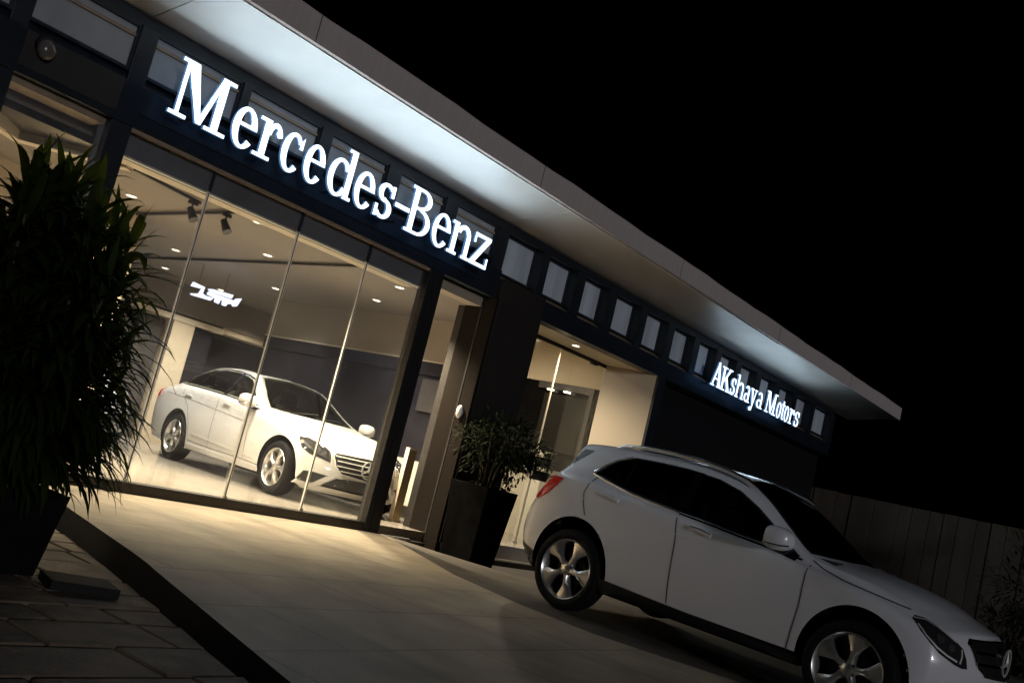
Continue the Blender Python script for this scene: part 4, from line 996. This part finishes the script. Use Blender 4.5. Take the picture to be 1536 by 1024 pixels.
    sp_.add(v,[(0,1,2,8,3),(4,7,9,6,5),(0,4,5,1),(1,5,6,2),(0,3,7,4),(3,8,9,7),(8,2,6,9)]); sp_.build('spoiler','suv_paint',root,bevel=.010)
    gr=C.panel('grille','black',[(-.47,.735),(-.43,.765),(0,.78),(.43,.765),(.47,.735),(.42,.60),(.34,.555),(0,.54),(-.34,.555),(-.42,.60)],'F',off=.006,grid=.04)
    for zz in (.70,.625): C.strip('grille_slat','chrome',[(-.44,zz),(0,zz+.004),(.44,zz)],.020,'F',off=.018,parent=gr)
    C.strip('grille_frame','chrome',[(-.475,.735),(-.435,.771),(0,.786),(.435,.771),(.475,.735),(.425,.597),(.345,.549),(0,.534),(-.345,.549),(-.425,.597),(-.475,.735)],.012,'F',off=.014,parent=gr)
    hx=C.hit('F',0,.66)[0].x; star(root,hx+.026,.66,.10,gr)
    C.panel('lower_intake','black',[(-.55,.27),(-.45,.42),(.45,.42),(.55,.27)],'F',off=.004)
    for sy in (-1,1):
        wheel(root,-.01,sy*.80,.345,sy,.345,.25,.225,spin=.42,wide=.10); wheel(root,2.71,sy*.80,.345,sy,.345,.25,.225,spin=.15,steer=0,wide=.10)
        if sy<0: mirror_unit(root,1.97,sy*.965,1.085,sy,'suv_paint',.1)
    return root
suv=make_suv((8.39,-3.517,-.004),(.012,.038,-1.60))
for ch in suv.children:
    if ch.name.startswith(('wheel','door_mirror')): ch.location.x*=.924; ch.location.y*=.977
    else: ch.scale=(.924,.977,1)

# ------------------------------------------------------------------ plants
def blade(b,P,d,L,wd,droop,n=7,fold=.12):
    """one strap leaf, arching under its own weight"""
    d=d.normalized(); side=d.cross(Vector((0,0,1)))
    side=side.normalized() if side.length>.05 else Vector((random.uniform(-1,1),random.uniform(-1,1),0)).normalized()
    pts=[];p=P.copy(); q=d.copy(); st=L/n
    for i in range(n+1):
        t=i/n; w_=wd*(.45+.55*min(1,t*4))*(1-max(0,(t-.55)/.45)**1.6)+.0008
        nrm=q.cross(side).normalized()
        pts+= [p+side*w_*.5+nrm*w_*fold,p,p-side*w_*.5+nrm*w_*fold]
        p=p+q*st; q=(q+Vector((0,0,-droop*st*(.3+1.7*t)))).normalized()
    fs=[]
    for i in range(n):
        a=3*i; fs+=[(a,a+1,a+4,a+3),(a+1,a+2,a+5,a+4)]
    b.add(pts,fs)
random.seed(11)
PX,PY=2.69,-3.0
pl=empty('potted_plant',(PX,PY,-.14),label='tall dark strap-leaved plant in a black square planter, left foreground',cat='potted plant')
b=MB(); 
def taper_pot(hw0,hw1,h,t=.03):
    o=[(-1,-1),(1,-1),(1,1),(-1,1)]
    v=[(sx*hw0,sy*hw0,0) for sx,sy in o]+[(sx*hw1,sy*hw1,h) for sx,sy in o]+[(sx*(hw1-t),sy*(hw1-t),h) for sx,sy in o]+[(sx*(hw1-t*1.3),sy*(hw1-t*1.3),h-.08) for sx,sy in o]
    f=[(3,2,1,0)]
    for k in range(3): f+=[(4*k+i,4*k+(i+1)%4,4*k+4+(i+1)%4,4*k+4+i) for i in range(4)]
    f.append((12,13,14,15)); return v,f
v,f=taper_pot(.27,.32,.44); b.add(v,f); b.build('planter','planter',pl,bevel=.012)
q=MB(); q.box(-.28,.28,-.28,.28,.36,.385); q.build('soil','soil',pl)
lv=MB(); stm=MB()
for k in range(56):
    a=random.uniform(0,2*math.pi); rb=random.uniform(.02,.25); H=random.uniform(.5,2.0) if k>12 else random.uniform(1.6,2.0)
    out=random.uniform(.02,.30)*(1.1-H/2.6)+.03
    base_=Vector((rb*math.cos(a),rb*math.sin(a),.38)); 
    path=[base_+Vector((math.cos(a)*out*t*t+.0*t,math.sin(a)*out*t*t,H*t*.82)) for t in (0,.25,.5,.75,1)]
    stm.tube(path,[.013,.012,.011,.010,.007],6)
    m=int(22+H*24)
    for j in range(m):
        t=.12+.88*(j/m)**.8; i=min(3,int(t*4)); u=t*4-i; p_=path[i].lerp(path[i+1],u)
        an=j*2.4+random.uniform(-.5,.5); el=random.uniform(.05,.9) if t<.93 else random.uniform(.8,1.5)
        d=Vector((math.cos(an)*math.cos(el),math.sin(an)*math.cos(el),math.sin(el)))
        L_=random.uniform(.30,.56)*(1. if t<.9 else .8)
        if p_.z<1.0: L_*=1.15
        blade(lv,p_,d,L_,random.uniform(.03,.06),random.uniform(2.2,5.5))
# long drooping leaves round the rim
for k in range(120):
    a=random.uniform(0,2*math.pi); p_=Vector((.2*math.cos(a),.2*math.sin(a),random.uniform(.45,.95))); el=random.uniform(.2,.9)
    blade(lv,p_,Vector((math.cos(a)*math.cos(el),math.sin(a)*math.cos(el),math.sin(el))),random.uniform(.42,.62),random.uniform(.042,.062),random.uniform(4,7))
for k in range(60):
    a=random.uniform(-.9,1.2); p_=Vector((.24*math.cos(a),.24*math.sin(a),random.uniform(.55,1.15))); el=random.uniform(.1,.7)
    blade(lv,p_,Vector((math.cos(a)*math.cos(el),math.sin(a)*math.cos(el),math.sin(el))),random.uniform(.48,.70),random.uniform(.040,.058),random.uniform(3.5,6))
stm.build('stem','stem',pl,smooth=True)
lv.build('foliage','leaf',pl,smooth=True,norm=False)

def bush(b,C_,rad,n,sz,clumps=26,flat=1.):
    cl=[]
    for k in range(clumps):
        while 1:
            v=Vector((random.uniform(-1,1),random.uniform(-1,1),random.uniform(-1,1)))
            if .35<v.length<1: break
        cl.append((Vector((v.x*rad[0],v.y*rad[1],v.z*rad[2])),random.uniform(.16,.34)*rad[0]))
    for i in range(n):
        c_,r=random.choice(cl); v=Vector((random.gauss(0,1),random.gauss(0,1),random.gauss(0,1)))*r*.55
        P=Vector(C_)+c_+v
        d=(c_+v*1.5+Vector((random.uniform(-.4,.4),random.uniform(-.4,.4),random.uniform(-.5,.3)))).normalized()
        blade(b,P,d,sz*random.uniform(.7,1.5),sz*random.uniform(.22,.4),random.uniform(.5,3),n=3)
random.seed(5)
BX,BY=9.80,-.58
b2=empty('potted_plant',(BX,BY,-.17),label='round bushy plant in a tall tapered black planter against the dark pillar',cat='potted plant')
b=MB(); v,f=taper_pot(.22,.30,.98); b.add(v,f); b.build('planter','planter',b2,bevel=.012)
q=MB(); q.box(-.255,.255,-.255,.255,.88,.905); q.build('soil','soil',b2)
st_=MB()
for k in range(9):
    a=k*.7; st_.tube([(.06*math.cos(a),.06*math.sin(a),.9),(.12*math.cos(a),.12*math.sin(a),1.25),(.30*math.cos(a+.3),.26*math.sin(a),1.65)],[.014,.012,.006],6)
st_.build('stem','stem',b2,smooth=True)
lv=MB(); bush(lv,(.08,0,1.47),(.52,.45,.34),3000,.075,36); bush(lv,(.2,-.05,1.12),(.30,.26,.20),500,.07,14)
lv.build('foliage','leaf_dark',b2,norm=False)
# indoor plant behind the vestibule glass
b3=empty('indoor_plant',(13.75,1.55,1.0),label='small dark bush seen behind the vestibule glass in front of the grey panel',cat='potted plant')
b3.location=(14.05,1.75,-.10)
b=MB(); b.box(-.14,.14,-.14,.14,0,1.17); b.build('pedestal','low_wall',b3,bevel=.006)
b=MB(); v,f=taper_pot(.10,.13,.16,.012); b.add([(x_,y_,z_+1.171) for x_,y_,z_ in v],f); b.build('planter','planter',b3)
lv=MB(); bush(lv,(0,0,1.55),(.26,.26,.28),700,.06,16); lv.build('foliage','leaf_dark',b3,norm=False)
st_=MB(); st_.tube([(0,0,1.15),(.01,0,1.5)],.012,6); st_.build('stem','stem',b3)
# hedge shrubs at the far right
random.seed(3)
for (x,y,z,rx,rz,lb) in ((17.6,-4.95,-.1,.55,.75,'dim olive shrub at the right edge in front of the boundary wall'),(20.9,-4.75,-.1,.9,1.4,'dark leafy shrub hiding the end of the boundary wall')):
    s_=empty('shrub',(x,y,z-.1),label=lb,cat='shrub',group='shrubs at the right edge')
    lv=MB(); bush(lv,(0,0,rz*.95),(rx,rx,rz*.9),900,.13,22); lv.build('foliage','leaf_dry' if x<18 else 'leaf_dark',s_,norm=False)
    st_=MB()
    for k in range(5): st_.tube([(.05*k-.1,0,-.1),(.12*math.cos(k*1.3),.12*math.sin(k*1.3),rz*.6),(.5*rx*math.cos(k*1.3),.5*rx*math.sin(k*1.3),rz*1.2)],[.03,.022,.008],6)
    st_.build('stem','stem',s_)

# ------------------------------------------------------------------ small things
bd=empty('info_stand',(9.92,.85,.08),label='slim tan upright stand inside the open doorway',cat='display stand')
b=MB(); b.box(-.075,.075,-.03,.03,.0,.97); b.build('panel','bollard',bd,bevel=.006)
b=MB(); b.box(-.078,-.0755,-.034,.034,.0,.973); b.box(-.075,.075,-.034,-.031,.95,.973); b.build('edge_strip','trim_light',bd)
sc=empty('wall_light',(9.735,.03,1.63),label='small white rounded wall fitting on the brown doorway casing',cat='wall light')
MB().ball((-.026,0,0),(.038,.045,.085)).build('cover','white_plastic',sc,smooth=True)
MB().lathe([(.0001,0),(.05,0),(.05,-.012),(.0001,-.012)],axis='x',n=20).build('back_plate','steel',sc)
dm=empty('dome_camera',(3.56,-.05,3.42),label='grey dome camera on the dark header at top left',cat='security camera')
MB().lathe([(.0001,.0),(.085,.0),(.09,-.03),(.08,-.05),(.0001,-.05)],axis='y',n=28).build('mount','black',dm,smooth=True)
MB().ball((0,-.06,-.03),(.075,.06,.085)).build('dome','dome',dm,smooth=True)
sb=MB(); sb.box(-.18,.17,-.13,.13,0,.05)
slab=sb.build('stone_slab','kerb_side',bevel=.008); slab.location=(3.08,-3.52,-.135); slab.rotation_euler=(0,.02,-.25)
tag(slab,'dark loose slab lying on the stone pavers below the planter','slab')
# boundary wall
bw=empty('boundary_wall',(22.3,-1.0,0),label='plain rendered boundary wall with upright joints beyond the parked car',cat='wall')
y=4.0; wb=MB()
random.seed(9)
while y>-4.6:
    w_=random.choice((.28,.36,.42,.5)); x0=random.uniform(-.012,.012)
    wb.box(x0,.2,y-w_+.012-(-1.0),y+1.0,-.5,2.44+random.uniform(-.01,.01)); y-=w_
wb.build('wall_panels','fence',bw,bevel=.006)
q=MB(); q.box(.04,.18,-3.6,5.0,-.5,2.42); q.build('wall_core','seam',bw)

# ------------------------------------------------------------------ render look
scn.view_settings.view_transform='Standard'; scn.view_settings.look='None'; scn.view_settings.exposure=0; scn.view_settings.gamma=1
scn.render.engine='CYCLES'
cy=scn.cycles
try:
    cy.use_denoising=True; cy.denoiser='OPENIMAGEDENOISE'
except Exception: pass
cy.max_bounces=8; cy.transparent_max_bounces=16; cy.glossy_bounces=4; cy.diffuse_bounces=4
cy.sample_clamp_indirect=4; cy.caustics_reflective=False; cy.caustics_refractive=False
